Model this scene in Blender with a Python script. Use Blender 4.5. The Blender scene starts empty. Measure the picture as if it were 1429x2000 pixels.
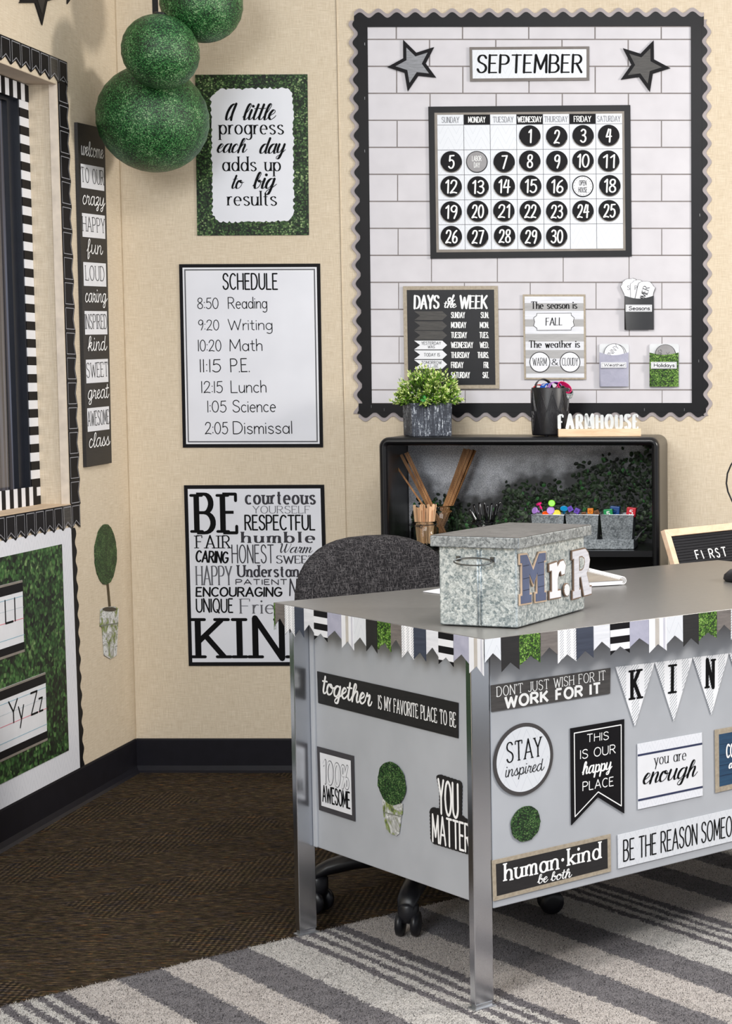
import bpy, bmesh, math, random
from mathutils import Vector, Matrix
R = random.Random(7)
C = bpy.context.scene.collection
sc = bpy.context.scene
# ---------------------------------------------------------------- camera, world, lights, exposure
F = 3533.0; CX = 1600.0; CY = 1000.0; TH = math.atan(260/3533); CAM = Vector((0, -5.56, 1.22))
cam = bpy.data.objects.new('camera', bpy.data.cameras.new('camera')); C.objects.link(cam)
cam.location = CAM; cam.rotation_euler = (math.pi/2 - TH, 0, 0)
cam.data.sensor_width = 36; cam.data.lens = F/2000*36
cam.data.shift_x = -(CX - 714.5)/2000; cam.data.clip_start = .05
sc.camera = cam
sc.view_settings.view_transform = 'Standard'; sc.view_settings.look = 'None'
sc.view_settings.gamma = 1; sc.view_settings.use_curve_mapping = False
sc.view_settings.exposure = 0.0
w = bpy.data.worlds.new('world'); sc.world = w; w.use_nodes = True
w.node_tree.nodes['Background'].inputs[0].default_value = (.93, .96, 1, 1)
w.node_tree.nodes['Background'].inputs[1].default_value = .66
def area(name, loc, target, size, power, col=(1, 1, 1), sy=None):
    l = bpy.data.lights.new(name, 'AREA'); l.energy = power; l.color = col; l.shape = 'RECTANGLE'
    l.size = size; l.size_y = sy or size
    o = bpy.data.objects.new(name, l); C.objects.link(o); o.location = loc
    o.rotation_euler = (Vector(target) - Vector(loc)).to_track_quat('-Z', 'Y').to_euler()
    return o
area('ceiling_light', (-.4, -2.6, 2.75), (-.4, -2.4, 0), 1.3, 62, (1, .97, .93), .9)
area('softbox_light', (2.4, -1.55, 2.25), (-1.9, -.3, 1.7), .5, 88, (1, .95, .88))
area('camera_fill_light', (-1.6, -5.2, 2.3), (-.7, -1.5, .7), 1.3, 84, (.93, .97, 1))  # unseen cool fill light beside the camera, aimed at the desk
# ---------------------------------------------------------------- pixel -> point on a real plane
def ray(px, py):
    r = px - CX; u = -(py - CY)
    return Vector((r, F*math.cos(TH) + u*math.sin(TH), u*math.cos(TH) - F*math.sin(TH)))
class Plane:
    def __init__(s, o, sv, n, tv=(0, 0, 1)):
        s.o = Vector(o); s.s = Vector(sv).normalized(); s.n = Vector(n).normalized(); s.t = Vector(tv).normalized()
    def uv(s, px, py, n=0):
        d = ray(px, py); k = (s.o + s.n*n - CAM).dot(s.n)/d.dot(s.n); p = CAM + d*k - s.o
        return (p.dot(s.s), p.dot(s.t))
    def P(s, st, n=0): return s.o + s.s*st[0] + s.t*st[1] + s.n*n
def on_z(px, py, z):
    d = ray(px, py); return CAM + d*((z - CAM.z)/d.z)
def on_y(px, py, y):
    d = ray(px, py); return CAM + d*((y - CAM.y)/d.y)
HA = math.radians(45.3); DA = Vector((-math.sin(HA), math.cos(HA), 0)); DB = Vector((math.cos(HA), math.sin(HA), 0))
DO = Vector((-.627, -2.204, 0)); DT = .735
def D(a, b, z=0): return DO + DA*a + DB*b + Vector((0, 0, z))
XL = -2.127
BACK = Plane((0, 0, 0), (1, 0, 0), (0, -1, 0))
LEFT = Plane((XL, 0, 0), (0, 1, 0), (1, 0, 0))
SIDE = Plane(D(0, .042), -DA, -DB)
FRONT = Plane(D(.045, 0), DB, -DA)
STRIM = Plane(D(0, -.004), -DA, -DB)
FTRIM = Plane(D(-.004, 0), DB, -DA)
# ---------------------------------------------------------------- materials
def lin(c):
    return tuple(((x/255)/12.92 if x/255 <= .04045 else ((x/255 + .055)/1.055)**2.4) for x in c) + (1,)
MC = {}
class N:
    def __init__(s, name):
        s.m = bpy.data.materials.new(name); s.m.use_nodes = True; s.t = s.m.node_tree; s.b = s.t.nodes['Principled BSDF']
        s.tc = s.add('ShaderNodeTexCoord')
    def add(s, ty, **k):
        n = s.t.nodes.new(ty)
        for a, v in k.items(): setattr(n, a, v)
        return n
    def link(s, a, b): s.t.links.new(a, b)
    def vec(s, scale=(1, 1, 1), rot=(0, 0, 0), uv=False):
        m = s.add('ShaderNodeMapping'); s.link(s.tc.outputs['UV' if uv else 'Object'], m.inputs[0])
        m.inputs['Scale'].default_value = scale; m.inputs['Rotation'].default_value = rot
        return m.outputs[0]
    def noise(s, v, scale, detail=3, rough=.6, dist=0):
        n = s.add('ShaderNodeTexNoise'); s.link(v, n.inputs['Vector']); n.inputs['Scale'].default_value = scale
        n.inputs['Detail'].default_value = detail; n.inputs['Roughness'].default_value = rough; n.inputs['Distortion'].default_value = dist
        return n.outputs[0]
    def vor(s, v, scale, out='Color', feature='F1'):
        n = s.add('ShaderNodeTexVoronoi', feature=feature); s.link(v, n.inputs['Vector']); n.inputs['Scale'].default_value = scale
        return n.outputs[out]
    def ramp(s, f, stops, interp='LINEAR'):
        n = s.add('ShaderNodeValToRGB'); n.color_ramp.interpolation = interp; e = n.color_ramp.elements
        while len(e) < len(stops): e.new(.5)
        for x, (p, c) in zip(e, stops): x.position = p; x.color = lin(c) if len(c) == 3 and max(c) > 1 else (tuple(c) + (1,) if len(c) == 3 else c)
        s.link(f, n.inputs[0]); return n.outputs[0]
    def math(s, op, a, b=None, c=None):
        n = s.add('ShaderNodeMath', operation=op)
        for i, x in enumerate((a, b, c)):
            if x is None: continue
            if isinstance(x, (int, float)): n.inputs[i].default_value = x
            else: s.link(x, n.inputs[i])
        return n.outputs[0]
    def mix(s, f, a, b, mode='MIX'):
        n = s.add('ShaderNodeMix', data_type='RGBA', blend_type=mode)
        for i, x in ((0, f), (6, a), (7, b)):
            if isinstance(x, (int, float)): n.inputs[i].default_value = x
            elif isinstance(x, tuple): n.inputs[i].default_value = lin(x)
            else: s.link(x, n.inputs[i])
        return n.outputs[2]
    def sep(s, v):
        n = s.add('ShaderNodeSeparateXYZ'); s.link(v, n.inputs[0]); return n.outputs
    def bump(s, h, st=.3, dist=.002):
        n = s.add('ShaderNodeBump'); n.inputs['Strength'].default_value = st; n.inputs['Distance'].default_value = dist
        s.link(h, n.inputs['Height']); s.link(n.outputs[0], s.b.inputs['Normal'])
    def col(s, c):
        if isinstance(c, tuple): s.b.inputs['Base Color'].default_value = lin(c)
        else: s.link(c, s.b.inputs['Base Color'])
        return s
    def p(s, rough=.5, metal=0, spec=.5, **k):
        s.b.inputs['Roughness'].default_value = rough; s.b.inputs['Metallic'].default_value = metal
        s.b.inputs['Specular IOR Level'].default_value = spec
        for a, v in k.items(): s.b.inputs[a].default_value = v
        return s.m
def flat(name, c, rough=.5, metal=0, spec=.4, var=.06, sc_=25):
    if name in MC: return MC[name]
    n = N(name); v = n.noise(n.vec(), sc_, 2)
    d = tuple(max(0, int(x*(1 - var))) for x in c); e = tuple(min(255, int(x*(1 + var*.6) + 1)) for x in c)
    n.col(n.ramp(v, [(.3, d), (.7, e)])); MC[name] = n.p(rough, metal, spec); return MC[name]
BLACKP = flat('black_print', (22, 21, 24), .5, spec=.12)
INK = flat('ink', (12, 12, 14), .55, var=0, spec=.1)
WHITEINK = flat('white_print', (244, 244, 244), .45, var=0)
GREYINK = flat('grey_print', (92, 92, 98), .45, var=0)
TAUPEINK = flat('taupe_print', (134, 126, 118), .45)
WHITEP = flat('white_paper', (228, 229, 234), .38, var=.01)
POSTERW = flat('gloss_paper', (226, 227, 234), .3, var=.02, sc_=6)
def linen():
    n = N('linen_wall'); 
    h = n.noise(n.vec((25, 25, 520)), 1, 3, .7); v = n.noise(n.vec((520, 520, 25)), 1, 3, .7); b = n.noise(n.vec(), 2.2, 2)
    a = n.math('ADD', h, v); a = n.math('MULTIPLY', a, .5)
    c = n.ramp(a, [(.36, (194, 177, 152)), (.5, (212, 197, 174)), (.66, (229, 216, 196))])
    c = n.mix(.12, c, n.ramp(b, [(.3, (196, 180, 154)), (.7, (226, 211, 190))]))
    n.col(c); n.bump(a, .35, .002); return n.p(.85, spec=.2)
LINEN = linen()
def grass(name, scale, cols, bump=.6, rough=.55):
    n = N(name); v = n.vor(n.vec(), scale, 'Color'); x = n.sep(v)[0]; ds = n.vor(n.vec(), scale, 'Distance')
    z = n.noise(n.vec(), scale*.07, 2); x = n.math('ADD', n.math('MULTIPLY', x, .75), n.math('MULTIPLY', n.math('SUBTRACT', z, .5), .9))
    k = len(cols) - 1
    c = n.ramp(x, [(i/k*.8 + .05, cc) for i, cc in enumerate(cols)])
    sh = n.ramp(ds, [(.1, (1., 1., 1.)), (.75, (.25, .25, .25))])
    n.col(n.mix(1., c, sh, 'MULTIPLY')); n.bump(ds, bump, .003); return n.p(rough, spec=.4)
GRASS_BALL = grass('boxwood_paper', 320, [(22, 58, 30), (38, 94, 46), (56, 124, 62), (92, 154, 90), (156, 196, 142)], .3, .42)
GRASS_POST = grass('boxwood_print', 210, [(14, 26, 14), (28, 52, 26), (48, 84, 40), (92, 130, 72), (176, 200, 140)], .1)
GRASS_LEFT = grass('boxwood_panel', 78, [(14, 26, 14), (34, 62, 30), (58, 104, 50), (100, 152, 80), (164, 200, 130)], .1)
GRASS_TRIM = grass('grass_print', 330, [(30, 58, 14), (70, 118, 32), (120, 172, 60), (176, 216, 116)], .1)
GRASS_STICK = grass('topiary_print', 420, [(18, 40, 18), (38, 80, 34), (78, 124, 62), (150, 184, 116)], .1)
def galv(name, lo, hi, scale=75, rough=.38):
    n = N(name); v = n.vor(n.vec(), scale, 'Color'); x = n.sep(v)[0]; z = n.noise(n.vec(), scale*.25, 4, .6, .6)
    x2 = n.sep(n.vor(n.vec(), scale*2.1, 'Color'))[0]; x = n.math('ADD', n.math('ADD', n.math('MULTIPLY', x, .34), n.math('MULTIPLY', x2, .3)), n.math('MULTIPLY', z, .36))
    n.col(n.ramp(x, [(.25, lo), (.75, hi)])); n.bump(x, .3, .003); return n.p(rough, .55, .5)
GALV = galv('galvanised_steel', (126, 140, 146), (222, 229, 231), 150); GALVD = galv('galvanised_lid', (104, 110, 114), (176, 182, 186), 150, .42)
GALVT = galv('galvanised_tin', (96, 102, 106), (164, 170, 174), 220, .45)
GALVTOP = galv('galvanised_lid_top', (96, 94, 92), (118, 116, 113), 40, .5)
def carpet():
    n = N('carpet_weave'); st = n.noise(n.vec((16, 95, 1)), 2.0, 4, .8)
    kv = n.sep(n.vec((1, 1, 1), (0, 0, -.75))); wv = n.noise(n.vec((60, 60, 1), (0, 0, .62)), 2.2, 3, .8)
    wv2 = n.math('MULTIPLY', n.math('SINE', n.math('MULTIPLY', kv[0], 360)), n.math('SINE', n.math('MULTIPLY', kv[1], 290)))
    x = n.sep(n.vec((1, 1, 1), (0, 0, math.radians(40)))); fr = n.math('FRACT', n.math('MULTIPLY', x[0], 2.3)); f2 = n.math('FRACT', n.math('MULTIPLY', x[1], .9))
    ck = n.math('MULTIPLY', n.math('LESS_THAN', fr, .42), n.math('LESS_THAN', f2, .7))
    hue = n.noise(n.vec((12, 46, 1)), 1.5, 3, .75); knit = n.math('ADD', n.math('ADD', n.math('MULTIPLY', wv, .5), n.math('MULTIPLY', st, .48)), n.math('MULTIPLY', wv2, .11))
    a = n.mix(ck, st, knit); blk = n.noise(n.vec((3, 9, 1)), 1.4, 3)
    base = n.ramp(a, [(.34, (24, 20, 17)), (.5, (94, 82, 70)), (.66, (184, 162, 134))])
    tint = n.ramp(hue, [(.34, (62, 74, 118)), (.42, (116, 112, 112)), (.5, (140, 124, 104)), (.57, (112, 126, 96)), (.65, (186, 136, 88))])
    c = n.mix(.8, base, n.mix(1., base, n.mix(1.0, tint, tint, 'ADD'), 'MULTIPLY')); c = n.mix(.6, c, n.mix(1., c, n.ramp(blk, [(.3, (.35, .35, .4)), (.7, (1.3, 1.25, 1.2))]), 'MULTIPLY'))
    n.col(c); n.bump(a, .8, .006); return n.p(.95, spec=.1)
CARPET = carpet()
RUGE = Vector((.7094, .7048, 0)); RUGA = on_z(0, 1968, .01)
def rugm():
    n = N('striped_pile'); x = n.sep(n.vec(uv=True)); q = n.math('ADD', x[0], n.math('MULTIPLY', n.math('SUBTRACT', n.noise(n.vec(), 120, 2), .5), .03))
    q = n.math('ADD', q, n.math('MULTIPLY', n.math('SUBTRACT', n.noise(n.vec(), 12, 2), .5), .008))
    f = n.math('FRACT', n.math('DIVIDE', n.math('ADD', q, .004), .617))
    L, G, G2 = (252, 247, 242), (158, 154, 157), (146, 141, 145); L2 = (246, 237, 231)
    P = .617; st = [(0, G2)]
    for a, b, g in ((.016, .034, 0), (.053, .068, 0), (.085, .101, 0)): st += [(a/P, L), (b/P, G2)]
    st += [(.126/P, L2), (.229/P, G), (.323/P, L2), (.422/P, G), (.517/P, L), (.613/P, G2)]
    c = n.ramp(f, st, 'CONSTANT')
    sp = n.noise(n.vec((1, 1, .2)), 330, 3, .8); big = n.noise(n.vec(), 5, 2)
    c = n.mix(1., c, n.ramp(sp, [(.38, (.5, .5, .52)), (.5, (1., 1., 1.)), (.62, (1.25, 1.25, 1.25))]), 'MULTIPLY')
    n.col(c); n.bump(sp, 1., .008); return n.p(.95, spec=.1)
RUG = rugm()
BLKMETAL = flat('black_metal', (24, 24, 28), .32, .1, .5)
DESKG = flat('desk_grey_paint', (176, 179, 185), .36, .0, .5, .02, 9)
DESKTOP = flat('desk_laminate', (104, 102, 99), .3, .0, .5, .04, 60)
def chrome():
    n = N('chrome'); h = n.noise(n.vec((40, 40, 6)), 1, 2); n.col((205, 208, 214)); n.bump(h, .03, .003); return n.p(.2, 1., .5)
CHROME = chrome()
PLAST = flat('black_plastic', (26, 26, 30), .38)
def wood(name, lo, hi, sc=(60, 60, 6), rough=.5, uvm=False):
    n = N(name); v = n.noise(n.vec(sc, uv=uvm), 1, 4, .65, .4)
    n.col(n.ramp(v, [(.3, lo), (.7, hi)])); n.bump(v, .1, .001); return n.p(rough)
OAK = wood('oak_ruler', (140, 92, 52), (186, 138, 90), (80, 80, 14)); STICKW = wood('birch_stick', (214, 168, 126), (236, 198, 160), (60, 60, 12))
PINE = wood('pine', (214, 182, 146), (236, 210, 178), (8, 60, 90)); FRAMEW = wood('natural_frame', (222, 188, 158), (238, 208, 180), (30, 30, 60))
GREYWOOD = wood('grey_wood_print', (112, 114, 118), (150, 152, 158), (30, 260, 1), .5, True)
DARKWOOD = wood('dark_wood_print', (46, 44, 43), (74, 71, 68), (20, 230, 1), .5, True)
CHARWOOD = wood('charcoal_wood_print', (20, 19, 21), (34, 32, 33), (20, 230, 1), .5, True)
TAUPEW = wood('taupe_wood_print', (112, 104, 98), (146, 138, 130), (40, 260, 1), .5, True)
TAUPEW2 = wood('taupe_wood_trim', (96, 90, 88), (124, 117, 113), (20, 180, 1), .5, True)
TAUPEF = wood('weathered_frame_print', (150, 138, 120), (176, 164, 146), (120, 120, 1), .5, True)
NAVYW = wood('navy_shiplap_print', (46, 52, 68), (60, 67, 84), (10, 160, 1), .5, True)
TEALW = wood('blue_shiplap_print', (26, 54, 84), (38, 78, 108), (10, 140, 1), .5, True)
WHITEW = wood('white_wood_print', (208, 210, 217), (228, 229, 235), (12, 140, 1), .5, True)
GREYW = wood('grey_plank_print', (158, 157, 158), (178, 177, 178), (14, 170, 1), .5, True)
LAVW = wood('lavender_grey_print', (158, 158, 178), (174, 174, 192), (40, 40, 1), .5, True)
def herring(name, base, line, per=.03, gap=.016, wd=.06):
    n = N(name); x = n.sep(n.vec(uv=True))
    z = n.math('ABSOLUTE', n.math('SUBTRACT', n.math('FRACT', n.math('DIVIDE', x[0], per)), .5))
    f = n.math('FRACT', n.math('DIVIDE', n.math('ADD', x[1], n.math('MULTIPLY', z, per*2)), gap))
    m = n.math('LESS_THAN', f, wd); n.col(n.mix(m, base, line)); return n.p(.38)
HERR = herring('herringbone_print', (228, 230, 237), (198, 201, 210)); HERRS = herring('herringbone_small', (217, 220, 226), (192, 196, 205), .05, .03, .05)
HERRB = herring('herringbone_board', (226, 227, 234), (194, 197, 207), .07, .034, .05)
def diag(name, base, line, per=.006, wd=.32, band=None):
    n = N(name); x = n.sep(n.vec(uv=True)); f = n.math('FRACT', n.math('DIVIDE', n.math('SUBTRACT', x[1], n.math('MULTIPLY', x[0], 1.0)), per)); m = n.math('LESS_THAN', f, wd)
    if band:
        g = n.math('FRACT', n.math('DIVIDE', x[0], band)); m = n.math('MULTIPLY', m, n.math('GREATER_THAN', g, .42))
    n.col(n.mix(m, base, line)); return n.p(.4)
ROPE = diag('ticking_print', (242, 242, 246), (128, 130, 138), .0055, .3, .0165); PENN = diag('banner_ticking_print', (242, 243, 247), (168, 171, 178), .007, .35, .034)
FABRIC = None
def fabric():
    n = N('chair_fabric'); o = None
    for sc_, rot in (((60, 60, 700), (.0, .25, .1)), ((520, 520, 50), (.15, .0, .0)), ((480, 300, 60), (.0, .5, .3))):
        l = n.noise(n.vec(sc_, rot), 1, 2, .6, .6); l = n.ramp(l, [(.56, (0., 0., 0.)), (.64, (1., 1., 1.))]); o = l if o is None else n.math('MAXIMUM', o, l)
    br = n.noise(n.vec(), 45, 2); o = n.math('MULTIPLY', o, n.ramp(br, [(.3, (.45, .45, .45)), (.55, (1., 1., 1.))]))
    n.col(n.mix(n.math('MULTIPLY', o, .62), (20, 19, 22), (98, 95, 97))); n.bump(o, .3, .001); return n.p(.9, spec=.2)
FABRIC = fabric()
def distressed():
    n = N('distressed_planter'); g = n.noise(n.vec((210, 210, 20), (0, 0, .47)), 1, 4, .75, .3); s_ = n.noise(n.vec(), 130, 3, .8)
    n.col(n.ramp(n.math('MULTIPLY', g, n.math('ADD', s_, .5)), [(.45, (44, 48, 58)), (.56, (74, 80, 92)), (.66, (200, 206, 214))])); n.bump(g, .4, .002); return n.p(.7)
PLANTER = distressed()
# ---------------------------------------------------------------- mesh helpers
class MB:
    def __init__(s): s.v = []; s.f = []; s.uv = []; s.mi = []
    def add(s, pts, uvs=None):
        i = len(s.v); s.v += [Vector(p) for p in pts]; s.uv += list(uvs) if uvs else [(0, 0)]*len(pts); return i
    def face(s, pts, uvs=None, mi=0):
        i = s.add(pts, uvs); s.f.append(list(range(i, i + len(pts)))); s.mi.append(mi)
    def prism(s, pl, poly, n0, n1, mi=0, back=False):
        """polygon on a plane, raised from n0 to n1"""
        if abs(n1 - n0) < 1.2e-4: n1 += (len(s.f) % 17)*1.1e-5; n0 = n1
        k = len(poly); a = s.add([pl.P(p, n1) for p in poly], poly); s.f.append(list(range(a, a + k))); s.mi.append(mi)
        if abs(n1 - n0) > 1e-5:
            b = s.add([pl.P(p, n0) for p in poly], poly)
            for i in range(k): s.f.append([a + i, a + (i + 1) % k, b + (i + 1) % k, b + i]); s.mi.append(mi)
            if back: s.f.append([b + i for i in range(k - 1, -1, -1)]); s.mi.append(mi)
    def box(s, c, ax, ay, az, hx, hy, hz, mi=0, bev=0):
        c = Vector(c); ax, ay, az = Vector(ax)*hx, Vector(ay)*hy, Vector(az)*hz
        i = s.add([c + ax*x + ay*y + az*z for z in (-1, 1) for y in (-1, 1) for x in (-1, 1)])
        for q in ((0, 2, 3, 1), (4, 5, 7, 6), (0, 1, 5, 4), (2, 6, 7, 3), (0, 4, 6, 2), (1, 3, 7, 5)): s.f.append([i + k for k in q]); s.mi.append(mi)
    def aabb(s, lo, hi, mi=0):
        lo, hi = Vector(lo), Vector(hi); c = (lo + hi)/2; h = (hi - lo)/2
        s.box(c, (1, 0, 0), (0, 1, 0), (0, 0, 1), h.x, h.y, h.z, mi)
    def loops(s, rings, closed=True, caps=True, mi=0):
        k = len(rings[0]); ids = [s.add(r) for r in rings]
        for a, b in zip(ids, ids[1:]):
            for i in range(k if closed else k - 1):
                j = (i + 1) % k; s.f.append([a + i, a + j, b + j, b + i]); s.mi.append(mi)
        if caps:
            s.f.append([ids[0] + i for i in range(k - 1, -1, -1)]); s.f.append([ids[-1] + i for i in range(k)]); s.mi += [mi, mi]
    def lathe(s, c, prof, seg=24, ax=(0, 0, 1), caps=True, mi=0):
        c = Vector(c); az = Vector(ax).normalized(); ux = az.orthogonal().normalized(); uy = az.cross(ux)
        s.loops([[c + az*z + (ux*math.cos(t*2*math.pi/seg) + uy*math.sin(t*2*math.pi/seg))*r for t in range(seg)] for r, z in prof], True, caps, mi)
    def tube(s, pts, r, seg=8, closed=False, mi=0, caps=True):
        pts = [Vector(p) for p in pts]; rings = []; up = None; n = len(pts)
        for i, p in enumerate(pts):
            if closed: d = (pts[(i + 1) % n] - pts[i - 1]).normalized()
            else: d = (pts[min(i + 1, n - 1)] - pts[max(i - 1, 0)]).normalized()
            if up is None: up = d.orthogonal().normalized()
            else: up = (up - d*up.dot(d)).normalized()
            sd = d.cross(up); rr = r[i] if isinstance(r, (list, tuple)) else r
            rings.append([p + (up*math.cos(k*2*math.pi/seg) + sd*math.sin(k*2*math.pi/seg))*rr for k in range(seg)])
        if closed: rings.append(rings[0]); s.loops(rings, True, False, mi)
        else: s.loops(rings, True, caps, mi)
    def build(s, name, mats, parent=None, loc=None, smooth=False, kind=None, bevel=0, fixn=True):
        me = bpy.data.meshes.new(name); o0 = Vector(loc) if loc is not None else (parent_loc(parent) if parent else Vector())
        me.from_pydata([v - o0 for v in s.v], [], s.f); 
        for m in (mats if isinstance(mats, (list, tuple)) else [mats]): me.materials.append(m)
        me.polygons.foreach_set('material_index', s.mi)
        ul = me.uv_layers.new(name='UVMap'); vi = [0]*len(me.loops); me.loops.foreach_get('vertex_index', vi)
        ul.data.foreach_set('uv', [c for i in vi for c in s.uv[i]])
        if fixn or smooth:
            bm = bmesh.new(); bm.from_mesh(me)
            if smooth: bmesh.ops.remove_doubles(bm, verts=bm.verts, dist=1e-5)
            if fixn: bmesh.ops.recalc_face_normals(bm, faces=bm.faces)
            bm.to_mesh(me); bm.free()
        if smooth:
            me.polygons.foreach_set('use_smooth', [True]*len(me.polygons))
        o = bpy.data.objects.new(name, me); C.objects.link(o)
        if parent is None: o.location = o0
        else: o.parent = parent
        if bevel:
            b = o.modifiers.new('bevel', 'BEVEL'); b.width = bevel; b.segments = 2; b.limit_method = 'ANGLE'; b.angle_limit = math.radians(40)
        if kind: o['kind'] = kind
        return o
def parent_loc(o):
    v = Vector()
    while o: v += o.location; o = o.parent
    return v
def thing(name, label, cat, loc, group=None):
    o = bpy.data.objects.new(name, None); C.objects.link(o); o.location = loc; o.empty_display_size = .05
    o['label'] = label; o['category'] = cat
    if group: o['group'] = group
    return o
def tag(o, label, cat, group=None):
    o['label'] = label; o['category'] = cat
    if group: o['group'] = group
    return o
def struct(o): o['kind'] = 'structure'; return o
# ---------------------------------------------------------------- stroke lettering
GL = {
'A': (.7, "0,0 .35,1 .7,0;.12,.34 .58,.34"), 'B': (.6, "0,0 0,1;0,1 .28,1 @.28,.76,.25,.24,90,-90 0,.52;.28,.52 @.28,.26,.32,.26,90,-90 0,0"),
'C': (.64, "@.36,.5,.36,.5,48,312"), 'D': (.64, "0,0 0,1;0,1 .24,1 @.24,.5,.4,.5,90,-90 0,0"), 'E': (.5, "0,0 0,1;0,1 .48,1;0,.53 .4,.53;0,0 .5,0"),
'F': (.48, "0,0 0,1;0,1 .48,1;0,.52 .4,.52"), 'G': (.68, "@.36,.5,.36,.5,48,335;.4,.45 .69,.45 .69,.28"), 'H': (.62, "0,0 0,1;.62,0 .62,1;0,.52 .62,.52"),
'I': (.02, "0.01,0 .01,1"), 'J': (.4, ".4,1 .4,.22 @.2,.22,.2,.22,0,-160"), 'K': (.6, "0,0 0,1;.56,1 0,.4;.18,.56 .6,0"), 'L': (.48, "0,1 0,0;0,0 .48,0"),
'M': (.78, "0,0 0.04,1 .39,.2 .74,1 .78,0"), 'N': (.62, "0,0 0,1 .62,0 .62,1"), 'O': (.72, "@.36,.5,.36,.5,90,450"), 'P': (.56, "0,0 0,1;0,1 .28,1 @.28,.74,.28,.26,90,-90 0,.48"),
'Q': (.72, "@.36,.5,.36,.5,90,450;.42,.22 .7,-.08"), 'R': (.6, "0,0 0,1;0,1 .28,1 @.28,.75,.27,.25,90,-90 0,.5;.26,.5 .6,0"),
'S': (.56, "~.54,.84 .44,.96 .29,1 .12,.95 .03,.79 .09,.63 .28,.53 .47,.43 .56,.26 .48,.08 .28,0 .1,.05 0,.19"), 'T': (.62, "0,1 .62,1;.31,1 .31,0"),
'U': (.62, "0,1 0,.31 @.31,.31,.31,.31,180,360 .62,1"), 'V': (.66, "0,1 .33,0 .66,1"), 'W': (.96, "0,1 .24,0 .48,.85 .72,0 .96,1"), 'X': (.6, "0,0 .6,1;0,1 .6,0"),
'Y': (.62, "0,1 .31,.48 .62,1;.31,.48 .31,0"), 'Z': (.58, "0,1 .58,1 0,0 .58,0"),
'0': (.54, "@.27,.5,.27,.5,90,450"), '1': (.22, "0,.8 .2,1 .2,0"), '2': (.54, "~.03,.76 .12,.94 .28,1 .46,.92 .49,.72 .36,.44 0,0;0,0 .3,.05 .54,.0"),
'3': (.5, "~.03,.88 .2,1 .4,.93 .45,.75 .35,.59 .16,.54;~.16,.54 .4,.48 .5,.28 .4,.06 .2,0 .0,.12"), '4': (.56, ".22,1 0,.4 .56,.44;.42,.97 .38,0"),
'5': (.5, ".48,1 .1,.98 .06,.57;~.06,.57 .25,.65 .44,.54 .5,.3 .38,.06 .18,0 .0,.12"), '6': (.48, "~.42,.97 .18,.78 .03,.45 .04,.14 .24,0 .44,.12 .47,.34 .3,.5 .12,.43 .04,.26"),
'7': (.5, "0,.98 .5,1 .17,0"), '8': (.5, "~.25,.54 .06,.68 .08,.91 .25,1 .43,.92 .42,.69 .25,.54 .03,.36 .05,.1 .25,0 .46,.1 .47,.34 .25,.54"),
'9': (.48, "~.45,.74 .3,.52 .08,.57 .03,.82 .22,1 .41,.93 .46,.75 .44,.4 .28,0"),
'a': (.46, "@.22,.3,.22,.3,20,380;.45,.6 .45,0"), 'b': (.46, "0,1 0,0;@.23,.3,.22,.3,180,540"), 'c': (.4, "@.23,.3,.23,.3,48,312"), 'd': (.46, "@.22,.3,.22,.3,0,360;.46,1 .46,0"),
'e': (.44, ".02,.33 .44,.33 @.23,.3,.22,.3,8,310"), 'f': (.3, "~.33,.94 .24,1 .14,.92 .12,.7 .12,0;0,.6 .3,.6"), 'g': (.46, "@.22,.3,.22,.3,0,360;~.45,.6 .45,.1 .43,-.22 .26,-.36 .06,-.28"),
'h': (.4, "0,1 0,0;~0,.35 .1,.54 .24,.6 .37,.52 .4,.35 .4,0"), 'i': (.02, ".01,.6 .01,0;.01,.84 .01,.87"), 'k': (.38, "0,1 0,0;.36,.6 0,.22;.12,.32 .38,0"), 'l': (.02, ".01,1 .01,0"),
'm': (.64, "0,.6 0,0;~0,.35 .08,.54 .2,.6 .3,.52 .32,.35 .32,0;~.32,.35 .4,.54 .52,.6 .62,.52 .64,.35 .64,0"), 'n': (.4, "0,.6 0,0;~0,.35 .1,.54 .24,.6 .37,.52 .4,.35 .4,0"),
'o': (.46, "@.23,.3,.23,.3,90,450"), 'p': (.46, "0,.6 0,-.38;@.23,.3,.22,.3,180,540"), 'r': (.22, "0,.6 0,0;~0,.33 .08,.52 .18,.6 .28,.57"),
's': (.36, "~.35,.5 .27,.59 .17,.6 .05,.54 .04,.42 .18,.32 .33,.23 .37,.12 .28,.02 .16,0 .02,.09"), 't': (.26, ".11,.86 .11,.13 @.23,.13,.12,.13,180,290;-.03,.6 .26,.6"),
'u': (.4, "~0,.6 0,.24 .04,.07 .17,0 .32,.08 .4,.26;.4,.6 .4,0"), 'v': (.42, "0,.6 .21,0 .42,.6"), 'w': (.6, "0,.6 .15,0 .3,.5 .45,0 .6,.6"), 'y': (.42, "0,.6 .22,0;.42,.6 .1,-.36"), 'z': (.38, "0,.6 .36,.6 0,0 .38,0"),
'&': (.6, "~.6,0 .2,.55 .12,.78 .25,.97 .4,.85 .36,.68 .1,.4 .02,.2 .15,.02 .35,.03 .5,.2 .58,.4"), '%': (.7, "@.15,.76,.14,.22,0,360;@.55,.24,.14,.22,0,360;.58,1 .12,0"),
"'": (.02, ".01,1 .01,.8"), '.': (.04, ".02,.0 .02,.03"), ':': (.04, ".02,.1 .02,.13;.02,.58 .02,.61"), '*': (.1, ".05,.42 .05,.47")}
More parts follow.
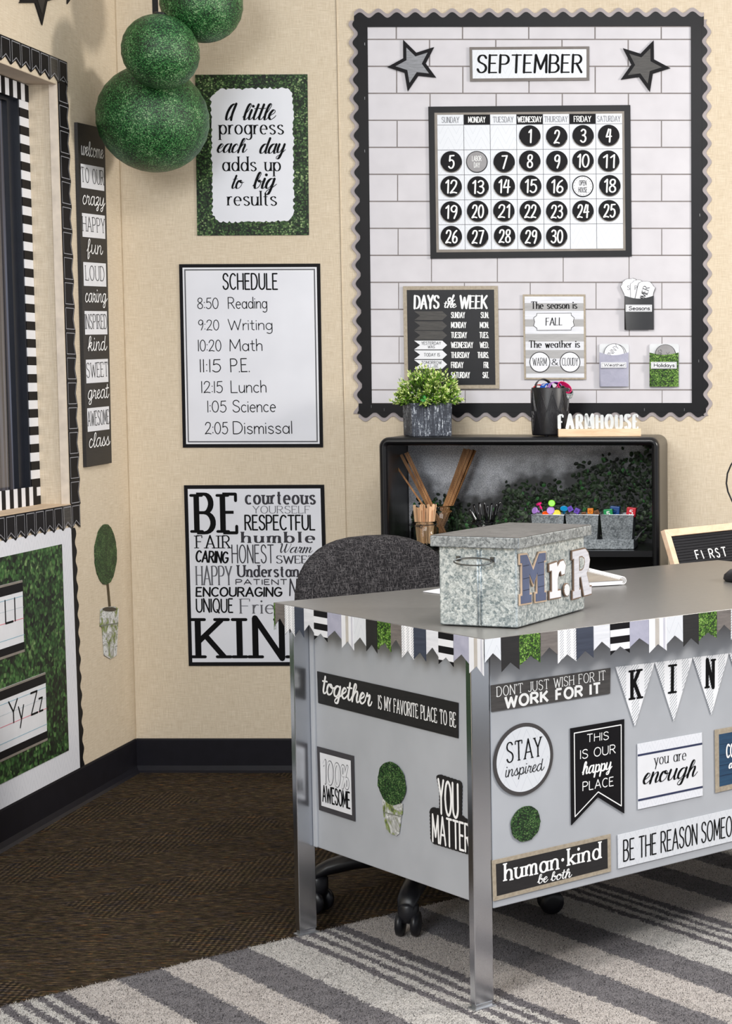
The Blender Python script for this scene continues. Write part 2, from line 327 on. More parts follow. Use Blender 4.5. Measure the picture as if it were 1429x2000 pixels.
SC = {
'a': (.6, "~.45,.5 .36,.61 .2,.56 .08,.34 .08,.1 .2,0 .34,.12 .46,.5;~.48,.6 .45,.25 .47,.06 .56,.0 .68,.14 .74,.26"), 'b': (.52, "~0,.15 .2,.5 .32,.85 .27,1 .18,.9 .12,.5 .12,.15 .22,.0 .38,.08 .45,.3 .4,.5 .3,.46 .42,.4 .58,.46"),
'c': (.42, "~.36,.48 .28,.6 .14,.52 .05,.28 .1,.05 .24,0 .4,.14 .48,.28"), 'd': (.6, "~.45,.5 .36,.61 .2,.56 .08,.34 .08,.1 .2,0 .34,.12 .46,.5;~.52,1 .46,.5 .45,.1 .54,0 .66,.14 .72,.26"),
'e': (.4, "~0,.2 .2,.32 .33,.46 .3,.58 .2,.6 .08,.4 .06,.15 .2,0 .36,.12 .44,.25"), 'f': (.38, "~0,.15 .2,.55 .3,.88 .24,1 .15,.8 .12,.3 .08,-.3 .14,-.38 .22,-.2 .2,.0 .35,.15 .42,.25"),
'g': (.58, "~.45,.5 .36,.61 .2,.56 .08,.34 .08,.1 .2,0 .34,.12 .46,.5;~.48,.6 .44,.1 .36,-.3 .22,-.38 .14,-.28 .25,-.1 .5,.06 .7,.26"),
'h': (.56, "~0,.15 .2,.5 .32,.85 .27,1 .17,.85 .1,.3 .08,0;~.09,.1 .2,.42 .34,.6 .42,.5 .38,.2 .42,.02 .52,.04 .64,.24"), 'i': (.26, "~.12,.6 .08,.2 .12,.02 .22,.03 .34,.24;.15,.84 .16,.87"),
'k': (.54, "~0,.15 .2,.5 .32,.85 .27,1 .17,.85 .1,.3 .08,0;~.1,.2 .25,.5 .4,.55 .35,.35 .15,.28;~.15,.28 .3,.2 .4,.0 .5,.04 .6,.22"), 'l': (.3, "~0,.15 .2,.5 .32,.88 .26,1 .16,.85 .1,.4 .12,.04 .22,0 .36,.22"),
'm': (.74, "~.1,.6 .08,.3 .06,0;~.07,.1 .18,.5 .3,.6 .34,.45 .3,0;~.31,.1 .42,.5 .54,.6 .6,.48 .56,.15 .62,.0 .72,.06 .8,.24"), 'n': (.54, "~.1,.6 .08,.3 .06,0;~.07,.1 .18,.46 .32,.6 .4,.48 .36,.15 .42,.0 .52,.06 .6,.24"),
'o': (.5, "~.3,.6 .14,.55 .05,.3 .1,.05 .24,0 .4,.15 .44,.4 .34,.6 .26,.52 .4,.42 .56,.46"), 'p': (.54, "~.12,.6 .1,.1 .04,-.38;~.09,.0 .16,.45 .32,.6 .44,.48 .42,.15 .28,0 .16,.06 .3,.02 .5,.08 .6,.24"),
'r': (.42, "~0,.2 .12,.62 .16,.52 .3,.56 .3,.4 .24,.15 .3,.01 .4,.05 .48,.24"), 's': (.42, "~0,.15 .2,.5 .26,.62 .28,.45 .36,.2 .28,.02 .12,.02 .1,.1;~.3,.03 .42,.1 .48,.24"),
't': (.32, "~.18,.95 .13,.5 .1,.15 .16,.01 .26,.03 .38,.24;.0,.68 .34,.71"), 'u': (.56, "~.1,.6 .06,.2 .12,.01 .26,.06 .4,.4 .44,.6;~.44,.6 .4,.2 .46,.01 .56,.04 .66,.24"),
'w': (.68, "~.06,.6 .04,.15 .12,.0 .26,.12 .34,.55;~.34,.58 .32,.15 .4,0 .54,.12 .6,.45 .54,.6 .6,.5 .72,.52"), 'y': (.54, "~.1,.6 .06,.25 .14,.06 .28,.12 .42,.5;~.46,.6 .4,.0 .3,-.32 .16,-.36 .14,-.22 .4,-.02 .62,.24"),
'z': (.44, "~.04,.5 .2,.62 .38,.55 .2,.2 .04,.02 .2,.1 .3,.0 .26,-.28 .14,-.36 .1,-.24 .3,-.04 .5,.24"), 'A': (.66, "~.6,.75 .5,.98 .25,.85 .08,.45 .1,.08 .25,0 .42,.2 .58,.7;~.62,1 .52,.4 .54,.02 .62,0"),
'W': (.88, "~.0,.9 .1,1 .15,.8 .15,.3 .25,.02 .4,.3 .5,.9;~.5,.95 .48,.3 .58,.02 .75,.3 .85,.9 .8,1")}
def cat(p, n=5):
    if len(p) < 3: return p
    q = [(2*p[0][0] - p[1][0], 2*p[0][1] - p[1][1])] + p + [(2*p[-1][0] - p[-2][0], 2*p[-1][1] - p[-2][1])]; out = [p[0]]
    for i in range(1, len(q) - 2):
        a, b, c, d = q[i-1:i+3]
        for k in range(1, n + 1):
            t = k/n
            out.append(tuple(.5*((2*b[j]) + (-a[j] + c[j])*t + (2*a[j] - 5*b[j] + 4*c[j] - d[j])*t*t + (-a[j] + 3*b[j] - 3*c[j] + d[j])*t**3) for j in (0, 1)))
    return out
GC = {}
def glyph(ch, script):
    k = (ch, script)
    if k in GC: return GC[k]
    w_, s = (SC if script and ch in SC else GL)[ch]; out = []
    for st in s.split(';'):
        sm = st.startswith('~'); pts = []
        for tk in st.lstrip('~').split():
            if tk[0] == '@':
                cx, cy, rx, ry, a0, a1 = map(float, tk[1:].split(',')); n = max(8, int(abs(a1 - a0)/16))
                pts += [(cx + rx*math.cos(math.radians(a0 + (a1 - a0)*i/n)), cy + ry*math.sin(math.radians(a0 + (a1 - a0)*i/n))) for i in range(n + 1)]
            else: pts.append(tuple(map(float, tk.split(','))))
        pp = [pts[0]]
        for p in pts[1:]:
            if math.dist(p, pp[-1]) > 1e-4: pp.append(p)
        out.append(cat(pp) if sm else pp)
    GC[k] = (w_, out); return GC[k]
def disc(c, r, n=8): return [(c[0] + r*math.cos(i*2*math.pi/n), c[1] + r*math.sin(i*2*math.pi/n)) for i in range(n)]
def ribbon(pts, wf, cap=True, dot_r=None):
    """polyline with a pen width -> list of polygons"""
    out = []
    if len(pts) < 2: return out
    segs = []; cur = [pts[0]]
    for i in range(1, len(pts)):
        cur.append(pts[i])
        if i < len(pts) - 1:
            a = (pts[i][0] - pts[i-1][0], pts[i][1] - pts[i-1][1]); b = (pts[i+1][0] - pts[i][0], pts[i+1][1] - pts[i][1])
            la, lb = math.hypot(*a), math.hypot(*b)
            if la*lb > 0 and (a[0]*b[0] + a[1]*b[1])/(la*lb) < .78: segs.append(cur); cur = [pts[i]]
    segs.append(cur)
    for sg in segs:
        L, Rr = [], []
        for i, p in enumerate(sg):
            q0 = sg[max(i-1, 0)]; q1 = sg[min(i+1, len(sg)-1)]; d = (q1[0]-q0[0], q1[1]-q0[1]); l = math.hypot(*d) or 1e-9; d = (d[0]/l, d[1]/l)
            h = wf(d)/2; L.append((p[0] - d[1]*h, p[1] + d[0]*h)); Rr.append((p[0] + d[1]*h, p[1] - d[0]*h))
            e0 = (i == 0 and sg is segs[0]) or (i == len(sg)-1 and sg is segs[-1])
            if i in (0, len(sg)-1) and (cap or not e0): out.append(disc(p, h*.98))
        for i in range(len(sg)-1): out.append([L[i], Rr[i], Rr[i+1], L[i+1]])
    return out
STY = {  # weight, contrast(thin/thick), slant, serif length, rounded ends, script, letter gap, word gap
'hand': (.075, 1, 0, 0, 1, 0, .16, .42), 'skinny': (.085, 1, 0, 0, 1, 0, .22, .5), 'skinnyb': (.12, .9, 0, 0, 1, 0, .2, .45), 'sans': (.1, 1, 0, 0, 0, 0, .2, .5), 'flare': (.2, .5, 0, .1, 0, 0, .2, .5), 'bold': (.2, .85, 0, 0, 0, 0, .26, .5),
'serif': (.12, .36, 0, .17, 0, 0, .2, .5), 'thin': (.07, .5, 0, .14, 0, 0, .2, .5), 'slab': (.15, .55, 0, .34, 1, 0, .36, .5), 'slabb': (.2, .55, 0, .22, 0, 0, .27, .5), 'fat': (.27, .25, 0, .26, 0, 0, .36, .5),
'script': (.13, .28, .3, 0, 1, 1, .0, .32), 'scriptb': (.15, .55, .12, 0, 1, 1, .0, .3), 'scriptm': (.085, .75, .1, 0, 1, 1, .0, .3), 'brush': (.15, .5, .05, 0, 1, 0, .18, .4), 'brushb': (.17, .8, .05, 0, 1, 0, .2, .4), 'tallserif': (.1, .7, 0, .17, 0, 0, .24, .55), 'caps': (.11, .55, .06, 0, 1, 0, .22, .5)}
def text2d(txt, style, p0, p1, cap, weight=1.0):
    """strokes in plane coordinates, fitted between p0 and p1 on the baseline"""
    wt, ct, sl, sf, rnd, scr, gap, wgap = STY[style]; polys = []; x = 0; lay = []
    for i, ch in enumerate(txt):
        if ch == ' ': x += wgap; continue
        g = glyph(ch, scr); lay.append((x, g, ch)); x += g[0] + (0 if scr and ch.islower() else gap if i < len(txt)-1 else 0)
    if x == 0: return []
    tot = x if txt[-1] != ' ' else x; dx, dy = p1[0]-p0[0], p1[1]-p0[1]; ln = math.hypot(dx, dy); ux, uy = dx/ln, dy/ln
    pad = wt*cap*weight*.5; sx = (ln - 2*pad)/tot
    if tot < .1: sx = 0
    W = wt*cap*weight
    def wf(d):
        if scr: k = ct + (1-ct)*max(0, min(1, -d[1]*1.25))
        else: k = ct + (1-ct)*min(1, abs(d[1])**1.5*1.15)
        return W*k
    for x0, (gw, strokes), ch in lay:
        allp = [p for st in strokes for p in (st[0], st[-1])]
        for st in strokes:
            pts = [((x0 + p[0])*sx + pad + p[1]*sl*cap, p[1]*cap) for p in st]
            if sf and ch not in '.:*' and math.dist(st[0], st[-1]) > .02:
                ins = max(W*ct*.9, W*.3)*.5
                for e in (0, -1):
                    if min(abs(st[e][1]-z) for z in (0, 1, .6, -.38)) < .02 and abs(st[e][1]-st[1 if e == 0 else -2][1]) > .12: pts[e] = (pts[e][0], pts[e][1] + (ins if st[e][1] < st[1 if e == 0 else -2][1] else -ins))
            if ch in '.:*' or (ch == 'i' and st[0][1] > .7): pol = [disc(pts[0], W*(.62 if ch != '*' else .8), 10)]
            else: pol = ribbon(pts, wf, rnd and not (sf and style == 'slab' and ch in 'BDEFHIKLMNPRTU'))
            if sf and not (ch in '.:*') and not (ch == 'i' and st[0][1] > .7):
                for e, nb in ((0, 1), (-1, -2)):
                    if abs(st[0][0]-st[-1][0]) + abs(st[0][1]-st[-1][1]) < .02: break
                    px, py = st[e]; qx, qy = st[nb]; ddx, ddy = px-qx, py-qy; l = math.hypot(ddx, ddy)
                    if abs(ddy)/l > .5 and min(abs(py - z) for z in (0, 1, .6, -.38)) < .02:
                        hl = sf*cap/2*(1 if sx == 0 else min(1, sx/cap*1.2)); th = max(W*ct*.9, W*.3)
                        yy = pts[e][1]
                        if rnd: pol += ribbon([(pts[e][0]-hl, yy), (pts[e][0]+hl, yy)], lambda d: th, True)
                        else: pol.append([(pts[e][0]-hl-W*.2, yy-th/2), (pts[e][0]+hl+W*.2, yy-th/2), (pts[e][0]+hl+W*.2, yy+th/2), (pts[e][0]-hl-W*.2, yy+th/2)])
                    elif abs(ddx)/l > .9 and ch in 'EFTLZ' and (px > .4 or (ch == 'T' and px < .1)) and abs(py-.53) > .05:
                        sg = -1 if py > .6 else 1; x_ = pts[e][0]; y_ = pts[e][1]
                        pol += ribbon([(x_, y_), (x_, y_ + sg*.17*cap)], lambda d: max(W*.5, W*ct), rnd)
            polys += pol
    return [[(p0[0] + u*ux - v*uy, p0[1] + u*uy + v*ux) for u, v in pg] for pg in polys]
def text(mb, pl, txt, style, a, b, top, n=.001, weight=1.0, depth=0, mi=0):
    """a, b = pixels of the baseline ends; top = pixel row of the capital tops above a; all on the plane"""
    p0 = pl.uv(*a, n); p1 = pl.uv(*b, n); c = pl.uv(a[0], top, n)[1] - p0[1]
    for k, pg in enumerate(text2d(txt, style, p0, p1, c, weight)): mb.prism(pl, pg, n - depth, n + (k % 13)*2e-5*(depth > 0), mi)
def quad(pl, px, n=0): return [pl.uv(x, y, n) for x, y in px]
def bil(q, u, v):
    tl, tr, br, bl = q
    return tuple((tl[i]*(1-u) + tr[i]*u)*(1-v) + (bl[i]*(1-u) + br[i]*u)*v for i in (0, 1))
def inset(q, d, d2=None):
    d2 = d if d2 is None else d2; W_ = math.dist(q[0], q[1]); H_ = math.dist(q[0], q[3]); u, v = d/W_, d2/H_
    return [bil(q, u, v), bil(q, 1-u, v), bil(q, 1-u, 1-v), bil(q, u, 1-v)]
def sub(q, u0, v0, u1, v1): return [bil(q, u0, v0), bil(q, u1, v0), bil(q, u1, v1), bil(q, u0, v1)]
def base_of(pl, q): return pl.P(((q[2][0] + q[3][0])/2, min(q[2][1], q[3][1])))
def part(parent, name, mat, fn, **k):
    m = MB(); fn(m); return m.build(name, mat, parent, **k)
def lay(parent, name, mat, pl, poly, n0, n1): 
    m = MB(); m.prism(pl, poly, n0, n1); return m.build(name, mat, parent)
# ================================================================ the setting
m = MB(); m.aabb((XL-.12, 0, 0), (2.6, .1, 2.8)); struct(m.build('wall_back', LINEN, loc=(0, 0, 0)))
OY, OZ0, OZ1 = -.437, .862, 2.04
m = MB()
for lo, hi in (((XL-.12, OY, 0), (XL, 0, 2.8)), ((XL-.12, -6.2, 0), (XL, OY, OZ0)), ((XL-.12, -6.2, OZ1), (XL, OY, 2.8)), ((XL-.12, -6.2, OZ0), (XL, -2.1, OZ1))): m.aabb(lo, hi)
struct(m.build('wall_left', LINEN, loc=(XL, 0, 0)))
m = MB(); m.aabb((XL-.12, -6.2, -.05), (2.6, .1, 0)); struct(m.build('floor', CARPET, loc=(0, 0, 0)))
SEAMM = flat('seam_shadow_gap', (120, 96, 66), .8)
def seam(x, nm):
    m = MB(); m.aabb((x-.0022, -.0012, .1), (x-.0008, .0, 2.8)); m.aabb((x-.0008, -.0022, .1), (x+.0012, .0, 2.8), 1)
    struct(m.build(nm, [SEAMM, LINEN], loc=(x, 0, .1)))
seam(BACK.uv(667, 520)[0], 'trim_1')
m = MB(); m.aabb((XL-.001, -.0016, .1), (XL+.003, .0, 2.8)); struct(m.build('trim_2', flat('corner_seam', (186, 168, 142), .8), loc=(XL, 0, .1)))
BASEM = flat('black_vinyl_base', (27, 26, 31), .42, spec=.2)
def cove(pl, s0, s1, nm):
    m = MB(); prof = [(.0, .105), (.003, .105), (.004, .10), (.004, .02), (.010, .006), (.018, .0), (0, 0)]
    m.loops([[pl.P((s, z), n) for n, z in prof] for s in (s0, s1)]); struct(m.build(nm, BASEM, loc=pl.P((s0, 0))))
cove(BACK, XL+.004, 2.6, 'baseboard_back'); cove(LEFT, -6.2, -.004, 'baseboard_left')
# carpet edge line beside the left wall is the carpet itself; window in the recess
XW = -2.213
win = thing('window_1', 'window', 'window', (XW, -1.2, OZ0)); del win['label']; del win['category']; struct(win)
REVEAL = flat('window_reveal_paint', (206, 190, 172), .7, sc_=8)
m = MB(); m.aabb((XW, OY+.0005, OZ0), (XL-.022, OY+.01, OZ1+.0)); m.aabb((XW, -2.1, OZ1-.001), (XL-.001, OY, OZ1+.004)); m.build('window_reveal', REVEAL, win)
m = MB(); m.aabb((XL-.022, OY-.005, OZ0), (XL-.0005, OY+.004, OZ1)); m.build('casing_bead', flat('bead_paint', (222, 208, 192), .6), win)
m = MB(); m.aabb((XW, -2.1, OZ0-.002), (XL+.002, OY+.001, OZ0+.004)); m.build('window_sill', flat('sill_paint', (214, 188, 158), .6), win)
FRM = flat('dark_window_frame', (30, 33, 42), .35)
m = MB(); m.aabb((XW-.03, OY-.062, OZ0+.05), (XW+.002, OY-.052, OZ1-.05)); m.aabb((XW-.04, OY-.10, OZ0), (XW-.012, OY-.06, OZ1)); m.aabb((XW-.04, -2.1, OZ0), (XW-.012, OY-.1, OZ0+.05)); m.aabb((XW-.04, -2.1, OZ1-.06), (XW-.012, OY-.1, OZ1))
m.aabb((XW-.06, OY, OZ0), (XW-.0, OY+.06, OZ1)); m.aabb((XW-.06, -2.1, OZ0-.05), (XW-.0, OY, OZ0)); m.aabb((XW-.06, -2.1, OZ1), (XW-.0, OY, OZ1+.05)); m.build('window_frame', FRM, win)
gm = N('dark_glass'); gm.col(gm.ramp(gm.noise(gm.vec((1, 30, .5)), 1.6, 2), [(.35, (40, 40, 44)), (.55, (92, 88, 92)), (.7, (120, 128, 150))])); GLASSD = gm.p(.12, 0, .7)
m = MB(); m.aabb((XW-.034, -2.1, OZ0), (XW-.026, OY-.06, OZ1)); m.build('window_pane', GLASSD, win)
# striped paper trim stuck around the glass
tr = thing('striped_window_trim', 'black and white striped paper border around the window glass', 'border trim', (XW, -.6, OZ0))
WPL = Plane((XW, 0, 0), (0, 1, 0), (1, 0, 0))
m = MB(); q = .0245; z = OZ0+.004; k = 0
while z < OZ1-.05:
    z2 = min(z+q, OZ1-.05); m.prism(WPL, [(OY-.056, z), (OY-.001, z), (OY-.001, z2), (OY-.056, z2)], .002, .004, k % 2); z = z2; k += 1
for z0, z1 in ((OZ0+.004, OZ0+.056), (OZ1-.05, OZ1-.004)):
    y = OY-.03 if z0 < 1 else OY-.001; k = 0
    while y > -1.35:
        m.prism(WPL, [(y-.0245, z0), (y, z0), (y, z1), (y-.0245, z1)], .004, .006, k % 2); y -= .0245; k += 1
m.build('striped_strip', [BLACKP, WHITEP], tr)
# pennant trim around the opening
def pennant_poly(pl, c, d, w_, ln, notch):
    """c = centre of the straight edge, d = pointing direction"""
    px, py = -d[1], d[0]; h = w_/2
    f = lambda a, b: (c[0] + px*a + d[0]*b, c[1] + py*a + d[1]*b)
    return [f(-h, 0), f(h, 0), f(h, ln), f(0, ln-notch), f(-h, ln)]
WT = thing('pennant_window_trim', 'black pennant paper border with pale outlines framing the window opening', 'border trim', LEFT.P((-.44, OZ0)))
OUTL = flat('outline_print', (150, 150, 156), .5); om = MB()
def wall_pennant(c, d, w_, ln, n, dark=BLACKP, nt=.017):
    m = MB(); pg = pennant_poly(LEFT, c, d, w_, ln, nt); m.prism(LEFT, pg, n-.001, n); m.build('pennant', dark, WT)
    pi = pennant_poly(LEFT, (c[0]+d[0]*.005, c[1]+d[1]*.005), d, w_-.011, ln-.013, nt*.88)
    for g in ribbon(pi + [pi[0]], lambda d_: .0022, True): om.prism(LEFT, g, n+.0006, n+.0006)
for i in range(14): wall_pennant((-.372-.03-.06*i, 2.112), (0, -1), .0595, .068, .003+.0006*(i % 2), BLACKP if i != 1 else DARKWOOD)
for i in range(17): wall_pennant((-.437, 2.06-.035-.0705*i), (1, 0), .070, .070, .002, nt=.011)
for i in range(16): wall_pennant((-.378-.03-.0600*i, OZ0+.002), (0, -1), .0595, .070, .004+.0006*(i % 2), BLACKP if i != 1 else DARKWOOD)
om.build('outline_print', OUTL, WT)
# lower left board with letter cards
LB = thing('alphabet_board', 'boxwood print board with white herringbone border and black scalloped edge under the window', 'board', LEFT.P((-.5, .106)))
lay(LB, 'border_panel', HERRB, LEFT, [(-2.6, .106), (-.43, .106), (-.441, .80), (-2.6, .80)], .0008, .003)
lay(LB, 'boxwood_panel', GRASS_LEFT, LEFT, [(-2.6, .172), (-.506, .172), (-.510, .758), (-2.6, .758)], .003, .0045)
sc_pts = [(-.441+.011*(.80-z)/.694 + .030 + .0055*math.cos(z*2*math.pi/.052), z) for z in [.106+.006*i for i in range(116)]]
lay(LB, 'scalloped_edge', BLACKP, LEFT, [(-.45, .106)] + [(-.43, .106)] + sc_pts + [(-.45, .80)], .0008, .0022)
def letter_card(lbl, tr_px, br_px, letters):
    top = LEFT.uv(*tr_px, .005); bot = LEFT.uv(*br_px, .005); q0 = [(-1.5, top[1]), top, bot, (-1.5, bot[1])]
    c = thing('letter_card', lbl, 'letter card', LEFT.P(bot, .005), 'alphabet cards on the boxwood board')
    lay(c, 'card', WHITEP, LEFT, q0, .0045, .006); H = top[1]-bot[1]
    m = MB()
    for a, b, k in ((0, .03, 1), (.03, .155, 0), (.86, .965, 0), (.965, 1., 1)): m.prism(LEFT, [(-1.5, top[1]-H*b), (top[0], top[1]-H*b), (top[0], top[1]-H*a), (-1.5, top[1]-H*a)], .006, .0063, k)
    m.build('border_print', [BLACKP, TAUPEINK], c)
    m = MB()
    for v, k in ((.22, 0), (.37, 2), (.53, 1), (.76, 0)): m.prism(LEFT, [(-1.5, top[1]-H*v-.0008), (top[0], top[1]-H*v-.0008), (top[0], top[1]-H*v+.0008), (-1.5, top[1]-H*v+.0008)], .0063, .0064, k)
    m.build('ruled_lines', [flat('blue_rule', (126, 176, 196), .5), flat('red_rule', (216, 96, 116), .5), flat('pale_rule', (196, 206, 214), .5)], c)
    for t_, y0, y1 in letters:
        base = top[1]-H*.53; m = MB()
        for g in text2d(t_, 'hand', (top[0]+y0, base), (top[0]+y1, base), H*.31, 1.25): m.prism(LEFT, g, .0066, .0067)
        m.build('letter_print', INK, c, fixn=False)
    return c
letter_card('white letter card showing Ll, upper of the two cards', (43, 1133), (46.5, 1273), [('L', -.110, -.062), ('l', -.054, -.048), ('K', -.255, -.205), ('k', -.185, -.15)])
letter_card('white letter card showing Yy and Zz, lower of the two cards', (88, 1313), (91.5, 1446), [('Y', -.232, -.176), ('y', -.176, -.140), ('Z', -.100, -.055), ('z', -.050, -.022)])
# vertical welcome sign
q = quad(LEFT, [(152, 239), (205, 251), (219, 904), (170, 912)], .012); b = base_of(LEFT, q)
ws = thing('word_strip_sign', 'tall narrow black and white sign from welcome down to class in the corner', 'sign', b)
m = MB(); rows = 13
def curl(v): return .004 + .006*math.sin(v*math.pi)
for i in range(12):
    v0, v1 = i/12, (i+1)/12; a, b_ = bil(q, 0, v0), bil(q, 1, v0); c, d = bil(q, 1, v1), bil(q, 0, v1)
    m.prism(LEFT, [a, b_, c, d], .0015, .0108)
m.build('backing_board', CHARWOOD, ws)
SGN = Plane((XL, 0, 0), (0, 1, 0), (1, 0, 0))
rowpx = [(252, 290, 'welcome', 1), (300, 345, 'TO OUR', 0), (352, 396, 'crazy', 1), (402, 450, 'HAPPY', 0), (454, 500, 'fun', 1), (502, 555, 'LOUD', 0), (555, 602, 'caring', 1), (602, 650, 'INSPIRED', 0), (652, 701, 'kind', 1), (701, 751, 'SWEET', 0), (752, 798, 'great', 1), (800, 846, 'AWESOME', 0), (850, 892, 'class', 1)]
v_of = [(.045 + .925*i/13) for i in range(14)]
for i, (_, _, t_, dk) in enumerate(rowpx):
    v0, v1 = v_of[i], v_of[i+1]; u0, u1 = .07, .93
    if not dk:
        g = sub(q, u0, v0+.001, u1, v1-.001); m = MB(); m.prism(SGN, g, .0112, .0112); m.build('white_block_print', WHITEP, ws)
    n_ = len(t_); hw = {0: .42, 1: .42}[dk]; hw = min(hw, .06*n_ + .12)
    vb = v0*(.25) + v1*.75 if not dk else v0*.36 + v1*.64; cap = (v1-v0)*(.6 if not dk else .58)*math.dist(q[0], q[3])
    a = bil(q, .5-hw, vb); b_ = bil(q, .5+hw, vb)
    m = MB()
    for g in text2d(t_, 'tallserif' if not dk else 'scriptm', a, b_, cap, .62 if not dk else 1.25): m.prism(SGN, g, .0118, .0118)
    m.build('white_word' if dk else 'black_word', WHITEINK if dk else INK, ws, fixn=False)
# stars on the left wall
def star(pl, tips, n, label, fillm, cat_='star', par=None):
    t = [pl.uv(x, y, n) for x, y in tips]; cx = sum(p[0] for p in t)/5; cy = sum(p[1] for p in t)/5
    def ring(s):
        o = []
        for i in range(5):
            p = t[i]; p2 = t[(i+1) % 5]; o.append((cx + (p[0]-cx)*s, cy + (p[1]-cy)*s)); mx, my = (p[0]+p2[0])/2-cx, (p[1]+p2[1])/2-cy
            o.append((cx + mx*.56*s, cy + my*.56*s))
        return o
    s = thing('star_cutout', label, cat_, pl.P((cx, min(p[1] for p in t)), n), 'paper star cutouts')
    lay(s, 'star_border', BLACKP, pl, ring(1), n-.002, n); lay(s, 'star_fill', fillm, pl, ring(.68), n, n+.0006); return s
for L_, tp in (('star above the window, its lower tip reaching the photo top', [(40, -24), (104, -6), (99, 22), (84, 50), (56, 18)]),):
    pass
t5 = lambda cx, cy, r, a0: [(cx + r*math.sin(math.radians(a0 + 72*i))*.62, cy - r*math.cos(math.radians(a0 + 72*i))) for i in range(5)]
star(LEFT, t5(79, -22, 72, 175), .004, 'dark paper star above the window, cut off by the top of the photo', CHARWOOD)
star(LEFT, t5(150, -55, 70, 205), .004, 'second dark star higher on the left wall, only one tip in view', CHARWOOD)
star(LEFT, t5(25, -68, 74, 160), .004, 'dark star at the far left top, only a tip in view', CHARWOOD)
# topiary sticker on the left wall
def ell(pl, cx, cy, rx, ry, n, k=40, jag=0):
    return [pl.uv(cx + (rx + R.uniform(-jag, jag))*math.cos(i*2*math.pi/k), cy + (ry + R.uniform(-jag, jag))*math.sin(i*2*math.pi/k), n) for i in range(k)]
def potm():
    n = N('whitewashed_pot_print'); x = n.noise(n.vec((1, 1, 1)), 26, 4, .7, .5); n.col(n.ramp(x, [(.36, (84, 92, 70)), (.42, (132, 150, 70)), (.47, (150, 150, 146)), (.58, (226, 228, 228)), (.66, (120, 122, 124))])); return n.p(.5)
POTM = potm()
ts = thing('topiary_cutout', 'paper topiary tree cutout with thin trunk on the left wall', 'cutout', LEFT.P(LEFT.uv(216, 1286)))
lay(ts, 'foliage', GRASS_STICK, LEFT, ell(LEFT, 207, 1083, 21.5, 59, .003, 46, .8), .001, .003)
m = MB(); m.prism(LEFT, quad(LEFT, [(209, 1140), (212.5, 1140), (217, 1190), (213.5, 1190)], .0025), .001, .0025); m.build('trunk', flat('bark_print', (74, 62, 40), .6), ts)
lay(ts, 'pot', POTM, LEFT, quad(LEFT, [(197, 1190), (205, 1186), (224, 1184), (232, 1189), (231, 1215), (228, 1280), (216, 1287), (204, 1280), (200, 1225), (196, 1222)], .003), .001, .003)
lay(ts, 'pot_rim_print', flat('rim_print', (120, 124, 112), .5), LEFT, quad(LEFT, [(196, 1221), (231, 1216), (231, 1218.5), (196, 1224)], .0033), .0033, .0034)
lay(ts, 'pot_mouth_print', flat('soil_print', (66, 60, 50), .6), LEFT, ell(LEFT, 214, 1190, 14, 4.5, .0034, 20), .0033, .0034)
# ================================================================ posters on the back wall
TN = .0035
def poster(label, px, borderm, inner=None, innerm=None, pl=BACK, n=TN, cat_='poster', name='poster', th=.0015, group=None):
    q = quad(pl, px, n); p = thing(name, label, cat_, base_of(pl, q), group); lay(p, 'sheet', borderm, pl, q, n-th, n)
    if inner: lay(p, 'inner_panel', innerm, pl, inset(q, inner), n, n+(.0004 if pl is BACK else .0002))
    return p, q
def write(par, pl, items, mat, n, name='lettering'):
    for it in items:
        m = MB(); text(m, pl, it[0], it[1], it[2], it[3], it[4], n, it[5] if len(it) > 5 else 1.0); m.build(name, mat, par, fixn=False)
p, q = poster('poster with boxwood border reading A little progress each day adds up to big results', [(381, 146), (600, 145), (603, 459), (385, 460)], GRASS_POST)
ed = []
def rag(a, b, k, am, ph=0):
    for i in range(k):
        t_ = i/k; r_ = am*(math.sin(i*2.1+ph)*.5 + R.uniform(-.6, .6)); dx, dy = b[0]-a[0], b[1]-a[1]; l = math.hypot(dx, dy); ed.append((a[0]+dx*t_ - dy/l*r_, a[1]+dy*t_ + dx/l*r_))
for a, b_, k in (((430, 174), (562, 172), 34), ((562, 172), (572, 184), 4), ((572, 184), (574, 415), 54), ((574, 415), (563, 432), 4), ((563, 432), (428, 434), 34), ((428, 434), (415, 420), 4), ((415, 420), (412, 190), 54), ((412, 190), (430, 174), 5)): rag(a, b_, k, 2.6, a[0])
lay(p, 'torn_white_print', POSTERW, BACK, quad(BACK, ed, TN), TN, TN+.0004)
S = lambda x, y: (340 + x/4.203, 130 + y/4.203)
write(p, BACK, [('A', 'script', S(405, 437), S(488, 437), S(0, 305)[1], 1.15), ('little', 'script', S(548, 435), S(830, 435), S(0, 305)[1], 1.15), ('progress', 'serif', S(368, 555), S(900, 555), S(0, 430)[1], .95), ('each', 'script', S(338, 705), S(590, 705), S(0, 590)[1], 1.15), ('day', 'script', S(685, 712), S(905, 712), S(0, 588)[1], 1.15),
 ('adds up', 'serif', S(395, 857), S(878, 857), S(0, 738)[1], .95), ('to', 'script', S(455, 1000), S(560, 1000), S(0, 890)[1], 1.15), ('big', 'script', S(630, 1000), S(825, 1000), S(0, 868)[1], 1.15), ('results', 'serif', S(437, 1140), S(843, 1140), S(0, 1020)[1], .95)], INK, TN+.001)
